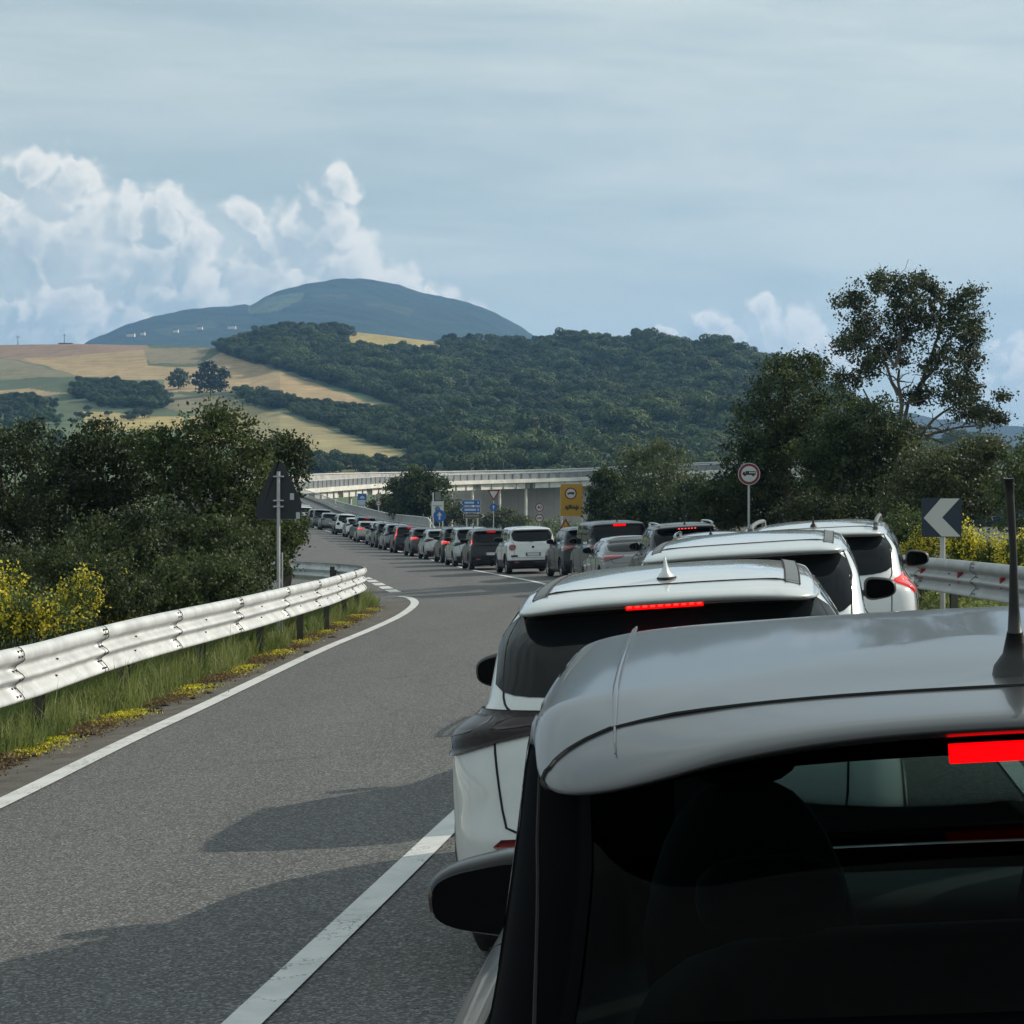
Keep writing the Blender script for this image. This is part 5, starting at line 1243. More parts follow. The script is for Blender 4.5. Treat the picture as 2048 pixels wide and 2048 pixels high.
def car(cfg, lod=1):
    c = dict(L=4.3, hw=.88, H=1.55, belt=.98, kind='hatch', paint=P_white, gb=.14, gt=.52, sp=.22, cowl=3.15, wst=2.35, rw=.60, tail=0.0, lamp='corner', lampm=M_lampoff, brake=None, brake_w=.30,
             rails=None, ant=None, clad=False, glass=M_gdark, seats=False, plate=True, glass_w=.80, low=None, arch=.025, mirror=M_trim, belt_kick=.06, rroof=.14, dome=.05, wheel=.33, detail=False, lampz=(-.16, .02), lampu=(.17, .42), wiper=True, sidewin=True, cam_dir=None)
    c.update(cfg); L, hw, H, belt = c['L'], c['hw'], c['H'], c['belt']; rw = c['rw']
    ym = (c['gt'] + c['wst']) / 2
    o = empty('car', (0, 0, 0))
    def lv(z, yr, yf, w, rr, rf, zs=0, bow=.05, arch=0): return dict(z=z, yr=yr, yf=yf, w=w, rr=rr, rf=rf, zs=zs, bow=bow, arch=arch, dr=0)
    gb, gt, sp = c['gb'], c['gt'], c['sp']; sed = c['kind'] == 'sedan'
    rg = c['rroof']; tk = c.get('thin', 1.0)
    LV = [lv(.19, .22, L - .25, hw - .12, .16, .3), lv(.25, .09, L - .06, hw - .05, .20, .36), lv(.40, .01, L, hw - .01, .22, .42), lv(.56, .0, L - .01, hw, .22, .45, 0, .06), lv(.70, .025, L - .05, hw, .22, .48, -.02, .06),
          lv(belt - .20, .04 + c['tail'] * .3, L - .12, hw - .005, .22, .52, -.10, .06), lv(belt - .07, .07 + c['tail'] * .6, L - .30, hw - .02, .22, .55, -.14, .06),
          lv(belt, gb if not sed else gb, c['cowl'], hw - c.get('hip', .055), .26, .5, c.get('bzs', -.05), .07),                       # 7 shoulder
          lv(belt + .045, gb + .03, c['cowl'] - .06, hw - c.get('hip', .055) - .03, .26, .5, c.get('bzs', -.05) + .02, .07),                         # 8 glass base
          lv((belt + H) / 2 + .01, gb + (gt - gb) * .50, c['cowl'] - (c['cowl'] - c['wst']) * .55, (hw - c.get('hip', .055) + .055 + rw) / 2, .25, .44, 0, .08, .0),   # 9 mid glass
          lv(H - .115 * tk, gt - (.02 if not sed else 0), c['wst'] + .10, rw + c.get('lipw', .035) + .02, .20, .36, 0, .09, c['arch']),                                   # 10 glass top
          lv(H - .085 * tk, gt - sp * .85 if not sed else gt + .02, c['wst'] + .03, rw + c.get('lipw', .035), max(.17, rg), .34, 0, .08, c['arch']),                         # 11 spoiler lip
          lv(H - .065 * tk, gt - sp + .015 if not sed else gt + .05, c['wst'] - .01, rw + c.get('lipw', .035) * .6, rg, .32, 0, .07, c['arch']),                        # 12
          lv(H - .045 * tk, gt - sp + .05 if not sed else gt + .1, c['wst'] - .06, rw - .03, rg * .9, .30, 0, .07, c['arch']),                       # 13
          lv(H - .018, gt + .12, c['wst'] - .25, rw * .70, .14, .25, 0, .05, c['arch']), lv(H - .004, gt + .42, c['wst'] - .55, rw * .38, .1, .16, 0, .03, c['arch'] * 1.0), lv(H, gt + .72, c['wst'] - .86, .03, .01, .02, 0, 0, c['arch'])]
    for k_ in range(10, 17): LV[k_]['dr'] = c.get('droop', .03)
    LV[9]['dr'] = c.get('droop', .03) * .5
    sh = Shell(LV, L, L * .5)
    sh.ym = L * .48; sh.rwx = rw + c.get('lipw', .035); sh.y0x = gt - sp
    # sampling
    vn = {0: 2, 1: 2, 2: 2, 3: 2, 4: 2, 5: 2, 6: 3, 7: 1, 8: 4, 9: 4, 10: 2, 11: 2, 12: 2, 13: 3, 14: 3, 15: 3}
    if lod >= 2: vn = {k: x * 2 for k, x in vn.items()}
    hb = c['seats']
    vs_ = []
    for i in range(16): vs_ += [i + k / vn[i] for k in range(vn[i])]
    vs_.append(16 - 1e-6); vs_ = [min(v, 16 - 1e-6) for v in vs_]
    us = sorted(set(list(np.linspace(0, .22, 5 * lod + 1)) + list(np.linspace(.22, .38, 7 * lod)) + list(np.linspace(.38, .80, 26 * lod)) + list(np.linspace(.80, .92, 7 * lod)) + list(np.linspace(.92, 1, 5 * lod))))
    # wheel positions
    wr = c['wheel']; wy = (c.get('wy0', .78), L - .86)
    verts = []; faces = []; mi = []
    UU = [(-1, u) for u in reversed(us)] + [(1, u) for u in us[1:]]; 
    for v in vs_:
        for (sd_, u) in UU[:-1]: verts.append(sh.P(u, v, sd_))
    m = len(UU) - 1
    for j in range(len(vs_) - 1):
        vm = (vs_[j] + vs_[j + 1]) / 2
        for i in range(m):
            i2 = (i + 1) % m; ua = UU[i][1]; ub = UU[i2][1]; um = (ua + ub) / 2
            ids = (j * m + i, j * m + i2, (j + 1) * m + i2, (j + 1) * m + i); ctr = sum((verts[k] for k in ids), Vector()) / 4
            if .30 < um < .88 and any(math.hypot(ctr.y - w_, ctr.z - wr) < wr + .045 for w_ in wy): continue
            if hb and 8.2 < vm < 9.72 and um < .29: continue
            if hb and 7.0 < vm < 9.9 and um > .885: continue
            if hb and 8.2 < vm < 9.9 and .42 < um < .76: continue
            faces.append(ids); mi.append(1 if (vm < 2.4 if c['clad'] else vm < 1.2) else 0)
    faces.append(tuple((len(vs_) - 1) * m + i for i in range(m))); mi.append(0)
    me = mesh('body', verts, faces, smooth=True, mats=[c['paint'], M_trim], midx=mi); obj('body', me, o)
    # dark underside with wheel wells
    mb = MB(); mb.box(-hw + .16, hw - .16, .25, L - .3, .17, .62); mb.box(-hw + .10, hw - .10, .25, L - .3, .50, .72)
    mb.build('underbody', M_trim, o)
    for sd_ in (-1, 1):
        for k, w_ in enumerate(wy):
            t = obj('wheel', ME_TYRE, o); t.location = (sd_ * (hw - .125), w_, wr); t.scale = (sd_ * -1.0 if sd_ > 0 else 1.0, wr / .333, wr / .333)
            if sd_ > 0: t.scale = (-1, wr / .333, wr / .333)
            obj('rim', ME_RIM, t)
            x = hw + .0; pts = []
            for q in range(17):
                a = math.pi * (q / 16) * 1.16 - .25; yy_, zz_ = w_ + (wr + .05) * math.cos(a), wr + (wr + .05) * math.sin(a)
                vv = sh.v_of_z(zz_, .6); uu_ = sh.u_of_y(yy_, vv); pp = sh.P(uu_, vv, sd_); pts.append(pp)
            MB().tube(pts, .028 if c['clad'] else .012, 6).build('wheel_arch', M_trim if c['clad'] else c['paint'], o, True)
    G_ = c['glass']
    # windows ------------------------------------------------------
    gw = c['glass_w']; u1 = .22 + .16 * gw * .72
    vb, vt = 8.12, 10.15
    if hb:
        # dark ceramic border with see-through pane in the middle
        ub_ = .285; u1 = .368
        for sd_ in (-1, 1):
            patch(sh, lambda a, b: (ub_ - .012 + (u1 - ub_ + .012) * a, vb + (vt - vb) * b), 8, 14, M_gloss, 'window_border', o, sd_, .004, 0, .003)
        fr = lambda a, b, lo, hi: lo + (hi - lo) * b
        for (lo, hi) in ((vb, 8.32), (9.66, vt)):
            mbv = []; 
            for sd_ in (-1, 1): patch(sh, lambda a, b: (ub_ * a, lo + (hi - lo) * b), 8, 4, M_gloss, 'window_border', o, sd_, .0045, 0, .003)
        g = []; na, nb = 24, 12
        vs2 = []; fs2 = []
        for i in range(na + 1):
            t = i / na * 2 - 1
            for j in range(nb + 1): u = abs(t) * .292; v = 8.18 + (9.9 - 8.18) * j / nb; p = sh.P(u, v, 1 if t >= 0 else -1); nn = sh.N(u, v, 1 if t >= 0 else -1); vs2.append(p + nn * .0015)
        for i in range(na):
            for j in range(nb): k = i * (nb + 1) + j; fs2.append((k, k + nb + 1, k + nb + 2, k + 1))
        obj('rear_window', mesh('rear_window', vs2, fs2, G_, True), o)
    else:
        vs2 = []; fs2 = []; na, nb = 26, 8
        for i in range(na + 1):
            t = i / na * 2 - 1; h = (1 - abs(t) ** 9) ** (1 / 5)
            for j in range(nb + 1):
                u = abs(t) ** 1.0 * u1; b = .5 + (j / nb - .5) * max(h, .3)
                vlo = vb + .25 * (abs(t) ** 4); v = vlo + (vt - vlo) * b
                sd_ = 1 if t >= 0 else -1; vs2.append(sh.P(u, v, sd_) + sh.N(u, v, sd_) * .005)
        for i in range(na):
            for j in range(nb): k = i * (nb + 1) + j; fs2.append((k, k + nb + 1, k + nb + 2, k + 1))
        obj('rear_window', mesh('rear_window', vs2, fs2, G_, True), o)
    vs2 = []; fs2 = []; na, nb = 20, 6
    for i in range(na + 1):
        t = i / na * 2 - 1
        for j in range(nb + 1): u = 1 - abs(t) * .13; v0_ = 7.0 if hb else 8.1; v = v0_ + (10.1 - v0_) * j / nb; sd_ = 1 if t >= 0 else -1; vs2.append(sh.P(u, v, sd_) + sh.N(u, v, sd_) * .004)
    for i in range(na):
        for j in range(nb): k = i * (nb + 1) + j; fs2.append((k, k + 1, k + nb + 2, k + nb + 1))
    obj('windscreen', mesh('windscreen', vs2, fs2, M_clear if hb else M_gdark, True), o)
    # side windows: rear door, front door (and quarter light on long bodies)
    y0 = gt + (.35 if not sed else .45); y3b = c['cowl'] - .62; y3t = c['wst'] - .05
    ymid = (y0 + y3b) / 2 + .05
    wins = [(y0 - (.30 if not sed else .25), y0 + .02, ymid - .04, ymid - .02), (ymid + .04, ymid + .06, y3b + .10, y3t)]
    if L > 4.15 and not sed: wins = [(gt + .02, gt + .20, gt + .48, gt + .50)] + [(gt + .54, gt + .56, ymid + .06, ymid + .06), (ymid + .14, ymid + .14, y3b + .10, y3t)]
    for sd_ in (-1, 1):
        for (a0, a1, b0, b1) in wins:
            def f(a, b):
                y = (a0 + (a1 - a0) * b) * (1 - a) + (b0 + (b1 - b0) * b) * a; kick = c['belt_kick'] * 6 * max(0, 1 - (y - gt) / .8)
                v = 8.12 + kick + (10.0 - 8.12 - kick) * b
                return sh.u_of_y(y, v), v
            patch(sh, f, 10, 6, M_gdark if not hb else M_tint, 'side_window', o, sd_, .004, 10, .01)
        # door seams
        for (yb, yt) in ((ymid, ymid), (y3b + .26, None), (y0 - .12, None)):
            lo = []
            for vv in ((1.5, 3, 5, 7, 8) if yt is None else (1.5, 3, 5, 7, 8, 9, 10)):
                lo.append((sh.u_of_y(yb, vv), vv))
            if lod >= 1: seam(sh, lo, o, .005, 'door_gap', sd_)
        for yd in ((ymid - .22, y3b - .05) if c.get('handles', True) else ()):
            vv = 6.6; uu = sh.u_of_y(yd, vv); p = sh.P(uu, vv, sd_); MB().box(-.012, .022, -.08, .08, -.014, .014, Matrix.Translation(p) @ Matrix.Diagonal((sd_, 1, 1, 1))).build('door_handle', c['paint'], o)
        # mirror
        ymr = y3b + .20; vv = 8.3; p = sh.P(sh.u_of_y(ymr, vv), vv, sd_); zc = p.z + .035 + c.get('mdz', 0); xc = p.x + sd_ * (.135 + c.get('mdx', 0))
        msz = c.get('msize', (.12, .075, .082))
        def shp(q): return Vector((q.x, q.y * (1 if q.y < 0 else 1 - .3 * (q.x * sd_ / .12)), q.z * (1 - .22 * (q.x * sd_ / .12)) + .0))
        vs3, fs3 = superell((xc, ymr, zc), msz, 3.2, 20, 12, shp)
        mo = obj('door_mirror', mesh('door_mirror', vs3, fs3, c['mirror'], True), o)
        pl = []
        for k in range(28):
            th = 2 * math.pi * k / 28; e_ = 2 / 3.4; xx = math.copysign(abs(math.cos(th)) ** e_, math.cos(th)) * msz[0] * .86; zz_ = math.copysign(abs(math.sin(th)) ** e_, math.sin(th)) * msz[2] * .82 * (1 - .22 * (xx * sd_ / .12)); pl.append((xc + xx, zc + zz_))
        MB().prism(pl, ymr - msz[1] * 1.01, ymr - msz[1] * .5).build('mirror_glass', M_mirror, mo)
        MB().tube([(p.x - sd_ * .03, ymr + .02, p.z + .0), (xc - sd_ * .06, ymr + .01, zc - .03)], .025, 8).build('mirror_arm', M_trim, mo)
        # tail lamps
        lz0, lz1 = c['lampz']; (ua, ub2) = c['lampu']; lv0 = sh.v_of_z(belt + lz0, .3); lv1 = sh.v_of_z(belt + lz1, .3)
        if c['lamp'] == 'tall':
            lv0, lv1 = sh.v_of_z(belt - .22, .3), 10.3
            patch(sh, lambda a, b: (.335 + .075 * a, lv0 + (lv1 - lv0) * b), 6, 14, c['lampm'], 'tail_light', o, sd_, .014, 5)
            if c['brake']: patch(sh, lambda a, b: (.352 + .035 * a, 7.2 + 1.3 * b), 4, 6, M_lampglow, 'brake_lamp', o, sd_, .018, 5)
        elif c['lamp'] == 'round':
            patch(sh, lambda a, b: (.20 + .115 * a, lv0 + (lv1 - lv0) * b), 10, 10, c['lampm'], 'tail_light', o, sd_, .02, 2.2)
        else:
            lt = patch(sh, lambda a, b: (ua + (ub2 - ua) * a, (lv0 + (lv1 - lv0) * .42 * (1 - a) ** 1.6) * (1 - b) + (lv1 - (lv1 - lv0) * .25 * (1 - a) ** 2) * b), 20, 10, c['lampm'], 'tail_light', o, sd_, .016, 3.2, .03)
            if c['detail']:
                for k, (aa, bb) in enumerate(((.02, .44), (.50, .96))):
                    a_lo, a_hi = aa, bb
                    patch(sh, lambda a, b: ((ua + (ub2 - ua) * (a_lo + (a_hi - a_lo) * a)), (lambda A, B: (lv0 + (lv1 - lv0) * .42 * (1 - A) ** 1.6) * (1 - B) + (lv1 - (lv1 - lv0) * .25 * (1 - A) ** 2) * B)(a_lo + (a_hi - a_lo) * a, .30 + .42 * b)), 10, 5, mat('lamp_inner', (.022, .009, .012), .3, .2, .2, 8, 0, 1, .2, .3), 'lamp_insert', lt, sd_, .0175, 4, .002)
            if c.get('lit'): 
                for k in range(3): patch(sh, lambda a, b: (ua + (ub2 - ua) * (.25 + .2 * k + .14 * a), lv0 + (lv1 - lv0) * (.50 + .28 * b)), 3, 3, M_lampglow, 'brake_lamp', lt, sd_, .019, 4, .004)
    # bumper reflectors, plate, lower grille
    for sd_ in (-1, 1):
        rz = c.get('refz', .40); v0 = sh.v_of_z(rz, .1); v1 = sh.v_of_z(rz + .055, .1); patch(sh, lambda a, b: (.16 + .08 * a, v0 + (v1 - v0) * b), 5, 2, M_lampred, 'reflector', o, sd_, .006, 5)
    if c['plate']:
        zc = c.get('platez', .62 if c['kind'] != 'suv' else .68); v = sh.v_of_z(zc, .05); p = sh.P(0, v); 
        MB().box(-.26, .26, p.y - .022, p.y + .05, zc - .06, zc + .06).build('plate_frame', M_trim, o)
        pl = MB().box(-.25, .25, p.y - .028, p.y - .02, zc - .05, zc + .05).build('number_plate', M_plate, o)
        for s_ in (-1, 1): MB().box(s_ * .228 - .018, s_ * .228 + .018, p.y - .031, p.y - .027, zc - .049, zc + .049).build('plate_band', M_plateb, pl)
    if c['low'] is not False:
        for sd_ in (-1, 1): patch(sh, lambda a, b: (.30 * a, 1.0 + 1.15 * b), 8, 4, M_trim, 'bumper_insert', o, sd_, .006, 0)
    # tailgate seams
    vg0 = sh.v_of_z(.56, .1); 
    for sd_ in (-1, 1):
        if not sed:
            seam(sh, [(0, vg0), (.17, vg0 + .02), (.215, vg0 + .5), (.235, 6.0), (.262, 7.2), (.30, 8.2), (.325, 9.3), (.335, 10.3)], o, .005, 'tailgate_gap', sd_, n=40)
        else: seam(sh, [(0, 4.6), (.2, 4.7), (.235, 5.5), (.245, 6.6)], o, .005, 'boot_gap', sd_)
    # high brake light at the spoiler
    if not sed:
        yb_ = gt - sp * .92
        vq = 11.0; nb2 = c['brake_w'] / 2
        if c['brake'] is not None:
            pts = []; 
            mb = MB(); N_ = 12
            for k in range(N_ + 1):
                x = -nb2 + 2 * nb2 * k / N_; uu = abs(x) / (sh.par(10.72)[3] - min(sh.par(10.72)[4], .3)) * .22; p = sh.P(min(uu, .22), 10.72, 1 if x >= 0 else -1) + Vector((0, 0, c.get('brake_dz', 0))); pts.append(Vector((x, p.y - .012, p.z - .002)))
            hgt = c.get('brake_h', .016)
            vs4 = [];
            for p in pts: vs4 += [p + Vector((0, 0, -hgt)), p + Vector((0, -.004, hgt)), p + Vector((0, .02, hgt)), p + Vector((0, .02, -hgt))]
            fs4 = [(0, 1, 2, 3), (N_ * 4 + 3, N_ * 4 + 2, N_ * 4 + 1, N_ * 4)]
            for k in range(N_):
                for e_ in range(4): a = k * 4 + e_; b = k * 4 + (e_ + 1) % 4; fs4.append((a, a + 4, b + 4, b))
            if c['brake'] == 'dots':
                for k in range(6): x = -nb2 + 2 * nb2 * (k + .5) / 6; q = pts[int((k + .5) / 6 * N_)]; MB().box(x - .016, x + .016, q.y - .008, q.y + .01, q.z - .012, q.z + .012).build('brake_led', M_lampglow, o)
                obj('brake_light', mesh('brake_light', vs4, fs4, M_lampred), o)
            else:
                bl_ = obj('brake_light', mesh('brake_light', vs4, fs4, M_lampon if c['brake'] == 'on' else M_lampred), o)
                if c.get('leds'):
                    for k in range(c['leds']):
                        x = -nb2 + 2 * nb2 * (k + .5) / c['leds']; q = pts[min(N_, int((k + .5) / c['leds'] * N_))]; MB().box(x - .010, x + .010, q.y - .006, q.y + .01, q.z - hgt * .4, q.z + hgt * .35).build('brake_led', mat('lamp_led_core', (.3, .01, .01), .4, emit=(1.0, .035, .02), estr=1.9), bl_)
        # roof seam in front of the spoiler
        ys_ = gt - sp + c.get('seam_y', .30); pts = []
        xw = rw - c.get('seam_in', .045)
        for k in range(25):
            x = -xw + 2 * xw * k / 24; z = sh.top(x, ys_ + .05 * (x / xw) ** 2, 11.2)
            if z: pts.append((x, ys_ + .05 * (x / xw) ** 2, z + .0005))
        if len(pts) > 2: MB().tube(pts, .0035 if c.get('wrap') else .0045, 6).build('roof_gap', M_gap, o)
        if c.get('wrap'):
            for sd_ in (-1, 1): seam(sh, [(sh.u_of_y(ys_ + .05 - .035 * (13.0 - v_) ** 1.2, v_), v_) for v_ in (13.0, 12.6, 12.2, 11.8, 11.4, 11.0, 10.6, 10.2)], o, .0035, 'spoiler_gap', sd_, n=42)
    def roofpath(x, ya, yb2, n=22, lift=0.0):
        out = []
        for k in range(n + 1):
            y = ya + (yb2 - ya) * k / n; xx = x * (1 - sh.tp * abs((y - sh.ym) / (L / 2)) ** 3)
            z = sh.top(xx, y, 10.6)
            if z: out.append(Vector((xx, y, z + lift)))
        return out
    for sd_ in (-1, 1):
        xr = (rw - .035) * sd_; ya = gt - sp + .16 if not sed else gt + .2; yb2 = c['wst'] - .02
        if c['rails'] == 'strip':
            pi = roofpath(xr - sd_ * .055, gt - sp + .26, yb2); po = roofpath(xr + sd_ * .005, gt - sp + .26, yb2); n_ = min(len(pi), len(po)); pi = pi[-n_:]; po = po[-n_:]
            vs5 = []; fs5 = []
            for a, b in zip(pi, po): vs5 += [a + Vector((0, 0, .004)), b + Vector((0, 0, .004)), b + Vector((0, 0, -.01)), a + Vector((0, 0, -.01))]
            for k in range(n_ - 1):
                for e_ in range(4): a = k * 4 + e_; b = k * 4 + (e_ + 1) % 4; fs5.append((a, b, b + 4, a + 4) if sd_ > 0 else (a, a + 4, b + 4, b))
            fs5.append((0, 1, 2, 3)); obj('roof_strip', mesh('roof_strip', vs5, fs5, M_strip), o)
            for q in (pi, po): MB().tube([v + Vector((0, 0, .003)) for v in q], .004, 5).build('strip_gap', M_gap, o)
            po2 = roofpath(xr + sd_ * .012, gt - sp + .03, yb2)
        elif c['rails'] == 'raised':
            pts = roofpath(xr, ya + .12, yb2 - .12, 22, .055); pts = [pts[0] + Vector((0, -.10, -.05))] + pts + [pts[-1] + Vector((0, .12, -.05))]
            MB().tube(pts, .020, 8).build('roof_rail', c.get('railm', M_trim), o, True)
            for q in (pts[1], pts[-2]): MB().box(-.02, .02, -.07, .07, -.055, .005, Matrix.Translation(q)).build('rail_foot', c.get('railm', M_trim), o)
        elif c['rails'] == 'lip':
            pts = roofpath(xr + sd_ * .0, gt - sp + .07, yb2, 36, .001)
            MB().tube(pts, [.001 + .005 * min(1, k / 7, (len(pts) - 1 - k) / 4) for k in range(len(pts))], 8).build('roof_lip', c['paint'], o, True)
    if c['ant'] == 'fin':
        y = gt - sp + .47; z = sh.top(0, y, 11)
        vs6 = []; fs6 = []; prof = [(-.075, .0, .032), (-.06, .012, .030), (.0, .03, .022), (.03, .05, .012), (-.03, 0, 0)]
        secs = [(0, -.09, .09, .038), (.016, -.085, .075, .034), (.030, -.078, .045, .020), (.055, -.070, .005, .010), (.080, -.066, -.028, .007), (.094, -.064, -.05, .003)]
        for (h, a, b, w_) in secs:
            for k in range(14): th = 2 * math.pi * k / 14; cx = (a + b) / 2; vs6.append((w_ * math.sin(th), y - (0) + cx + (b - a) / 2 * math.cos(th), z + h - .003))
        for j in range(len(secs) - 1):
            for k in range(14): fs6.append((j * 14 + k, (j + 1) * 14 + k, (j + 1) * 14 + (k + 1) % 14, j * 14 + (k + 1) % 14))
        fs6.append(tuple(reversed(range(14 * (len(secs) - 1), 14 * len(secs))))); obj('antenna_fin', mesh('antenna_fin', vs6, fs6, c.get('antm', c['paint']), True), o)
        MB().tube([(.040 * math.sin(t), y + .092 * math.cos(t), z + .001) for t in np.linspace(0, 2 * math.pi, 25)], .003, 4).build('antenna_gasket', M_gap, o)
    elif c['ant'] == 'stub':
        y = gt - sp + .40; z = sh.top(0, y, 11); a = MB().tube([(0, y, z - .01), (0, y, z + .02), (0, y - .012, z + .035), (0, y - .03, z + .10)], [.035, .028, .012, .006], 10).build('antenna', M_trim, o, True)
    elif c['ant'] == 'rod':
        ax = c.get('antx', 0.0)
        y = gt - sp + c.get('anty', .34); z = sh.top(0, y, 11); b_ = MB().tube([(ax, y, z - .012), (ax, y, z + .012), (ax, y - .004, z + .03), (ax, y - .012, z + .065)], [.040, .034, .020, .012], 16).build('antenna_base', M_trim, o, True)
        MB().tube([(ax, y - .010, z + .05), (ax, y - .018, z + .10), (ax + .002, y - .032, z + .19), (ax, y - .044, z + .275), (ax, y - .047, z + .302)], [.0125, .0085, .0055, .0065, .0080], 12).build('antenna_rod', M_trim, b_, True)
    if c['wiper'] and not sed:
        p = sh.P(0, 8.1); q = sh.P(.20, 8.45, -1); MB().tube([p + Vector((0, -.03, .0)), q + Vector((.02, -.02, 0))], [.014, .006], 6).build('wiper', M_trim, o)
    if c.get('badge'):
        zc = belt - .13; v = sh.v_of_z(zc, .02); p = sh.P(0, v); MB().prism(circ(.045, 20, 0, zc), p.y - .012, p.y + .01).build('badge', M_chrome, o)
        MB().prism(circ(.036, 20, 0, zc), p.y - .014, p.y - .012).build('badge_face', c.get('badgem', M_lampoff), o)
    if c['seats']:
        for (x, y) in ((-.40, 1.95), (.40, 1.95)):
            vs7, fs7 = superell((x, y, .92), (.235, .09, .34), 2.8, 18, 12, lambda q: Vector((q.x * (1 - .28 * max(0, q.z / .34)), q.y - q.z * .25, q.z))); so_ = obj('seat', mesh('seat', vs7, fs7, M_seat, True), o)
            vs7, fs7 = superell((x, y - .12, 1.335), (.125, .055, .085), 2.8, 16, 10); obj('headrest', mesh('headrest', vs7, fs7, M_seat, True), so_)
            MB().tube([(x - .05, y - .1, 1.2), (x - .05, y - .12, 1.30)], .006, 6).tube([(x + .05, y - .1, 1.2), (x + .05, y - .12, 1.30)], .006, 6).build('headrest_rods', M_chrome, so_)
        vs7, fs7 = superell((0, .98, .80), (.64, .10, .30), 4, 24, 12); so_ = obj('rear_seat', mesh('rear_seat', vs7, fs7, M_seat, True), o)
        for x in (-.38, .38): vs7, fs7 = superell((x, .93, 1.17), (.13, .05, .07), 2.8, 16, 10); obj('headrest', mesh('headrest', vs7, fs7, M_seat, True), so_)
        MB().box(-.66, .66, .2, .9, .88, .90).build('parcel_shelf', M_seat, o)
        vs7, fs7 = superell((0, 2.92, .72), (.68, .25, .13), 4, 24, 10); obj('dashboard', mesh('dashboard', vs7, fs7, M_seat, True), o)
        MB().tube([(-.40 + .18 * math.cos(t), 2.66, 0.86 + .17 * math.sin(t)) for t in np.linspace(0, 2 * math.pi, 25)], .014, 8).build('steering_wheel', M_trim, o)
        MB().box(-.12, .12, 2.50, 2.53, 1.34, 1.39).build('inside_mirror', M_trim, o)
        # belt webbing beside the front seat
        MB().tube([(.70, 1.75, 1.30), (.62, 1.78, 1.1), (.60, 1.80, .75)], .012, 5).build('seat_belt', M_plas, o)
    o['_sh'] = 0; del o['_sh']
    return o, sh
def place(o, x, y, head, label, slope=None, dz=0.0, group='cars standing in the queue'):
    """head in degrees, positive turns right; the car sits on the banked road"""
    L = 2.0; hx, hy = math.sin(R(head)), math.cos(R(head)); cx, cy = x + hx * 2.1, y + hy * 2.1
    gr = Gs(cx, cy); fx = (Gs(cx + hx * 1.3, cy + hy * 1.3) - Gs(cx - hx * 1.3, cy - hy * 1.3)) / 2.6; sx = (Gs(cx + hy * .7, cy - hx * .7) - Gs(cx - hy * .7, cy + hx * .7)) / 1.4
    zf = Vector((hx, hy, fx)).normalized(); xr = Vector((hy, -hx, sx)); up = xr.cross(zf).normalized(); xr = zf.cross(up).normalized()
    M = Matrix((xr, zf, up)).transposed().to_4x4(); org = Vector((cx, cy, gr + .025 + dz)) - zf * 2.1
    o.matrix_world = Matrix.Translation(org) @ M; o.rotation_mode = 'XYZ'
    tag(o, label, 'car', group); return o

# nearest: warm grey high hatchback
o, sh1 = car(dict(L=4.3, hw=.985, H=1.592, belt=1.04, thin=.68, rroof=.24, handles=False, kind='suv', paint=P_grey, hip=.105, bzs=-.20, wrap=True, gb=.10, gt=.44, sp=.29, cowl=3.2, wst=2.62, rw=.66, glass=M_tint, seats=True, rails='lip', ant='rod', brake='on', brake_w=.275, brake_h=.013, brake_dz=-.024, lampm=M_lampoff, arch=.012, seam_y=.30, seam_in=.035, lipw=.085, glass_w=1.0, mirror=mat('mirror_black', (.004, .004, .005), .22, 0, 0, 1, 0, 1, 0, .3), msize=(.155, .11, .10), anty=.44, antx=.010, clad=True, mdz=-.20, mdx=.13, droop=.155, wiper=False), 3)
place(o, .815, 2.80, 4.6, 'warm grey high hatchback nearest the viewer, with roof aerial and wide red brake light')
# second: white crossover
o, sh2 = car(dict(L=4.2, hw=.935, H=1.60, belt=1.06, clad=True, hip=.125, platez=.82, refz=.53, paint=P_white, gb=.15, gt=.60, sp=.26, cowl=3.15, wst=2.45, rw=.60, rails='strip', ant='fin', brake='on', brake_w=.32, brake_h=.013, leds=10, lampm=M_lampoff, detail=True, lampz=(-.17, .02), lampu=(.13, .43), tail=.0, arch=.03, seam_y=.27, glass_w=1.2, msize=(.14, .09, .095), droop=.05, mdx=.115, mdz=-.10), 3)
place(o, .68, 8.6, 6.4, 'white crossover with shark fin aerial and lit brake strip, ahead of the nearest grey car')
o, _ = car(dict(L=4.3, hip=.12, hw=.93, H=1.66, belt=1.04, paint=P_pearl, gb=.16, gt=.62, sp=.25, cowl=3.2, wst=2.5, rw=.63, rails='strip', lampm=M_lampoff, arch=.035, glass_w=.92, mdx=.06, seam_y=.30), 2)
place(o, 1.52, 13.7, 8.2, 'white hatchback with dark flush roof strips, third from the viewer')
o, _ = car(dict(L=4.5, hip=.09, hw=.93, H=1.655, belt=1.08, kind='suv', paint=P_white, gb=.12, gt=.55, sp=.24, cowl=3.3, wst=2.6, rw=.62, rails='raised', ant='stub', lampm=M_lamppart, lit=True, glass_w=.95, mdx=.05, lampz=(-.14, .09), lampu=(.29, .43), arch=.03, railm=M_strip), 2)
place(o, 2.78, 19.8, 10.5, 'white sport utility car with roof rails and lit right tail lamp, fourth in line')
o, _ = car(dict(L=4.4, hw=.88, H=1.47, paint=P_silver, rails='raised', ant='stub', railm=M_chrome, lampm=M_lampred), 1)
place(o, 3.1, 33.5, 8, 'silver estate whose roof just shows over the white hatchback')
o, _ = car(dict(L=4.6, hw=.92, H=1.66, belt=1.05, kind='suv', paint=P_dgrey, rails='raised', ant='stub', brake='dots', brake_w=.42, lampm=M_lampred, lit=True, railm=M_chrome, rw=.62, clad=True), 1)
place(o, 3.85, 46.5, -3, 'dark grey sport utility car with a row of red brake dots')
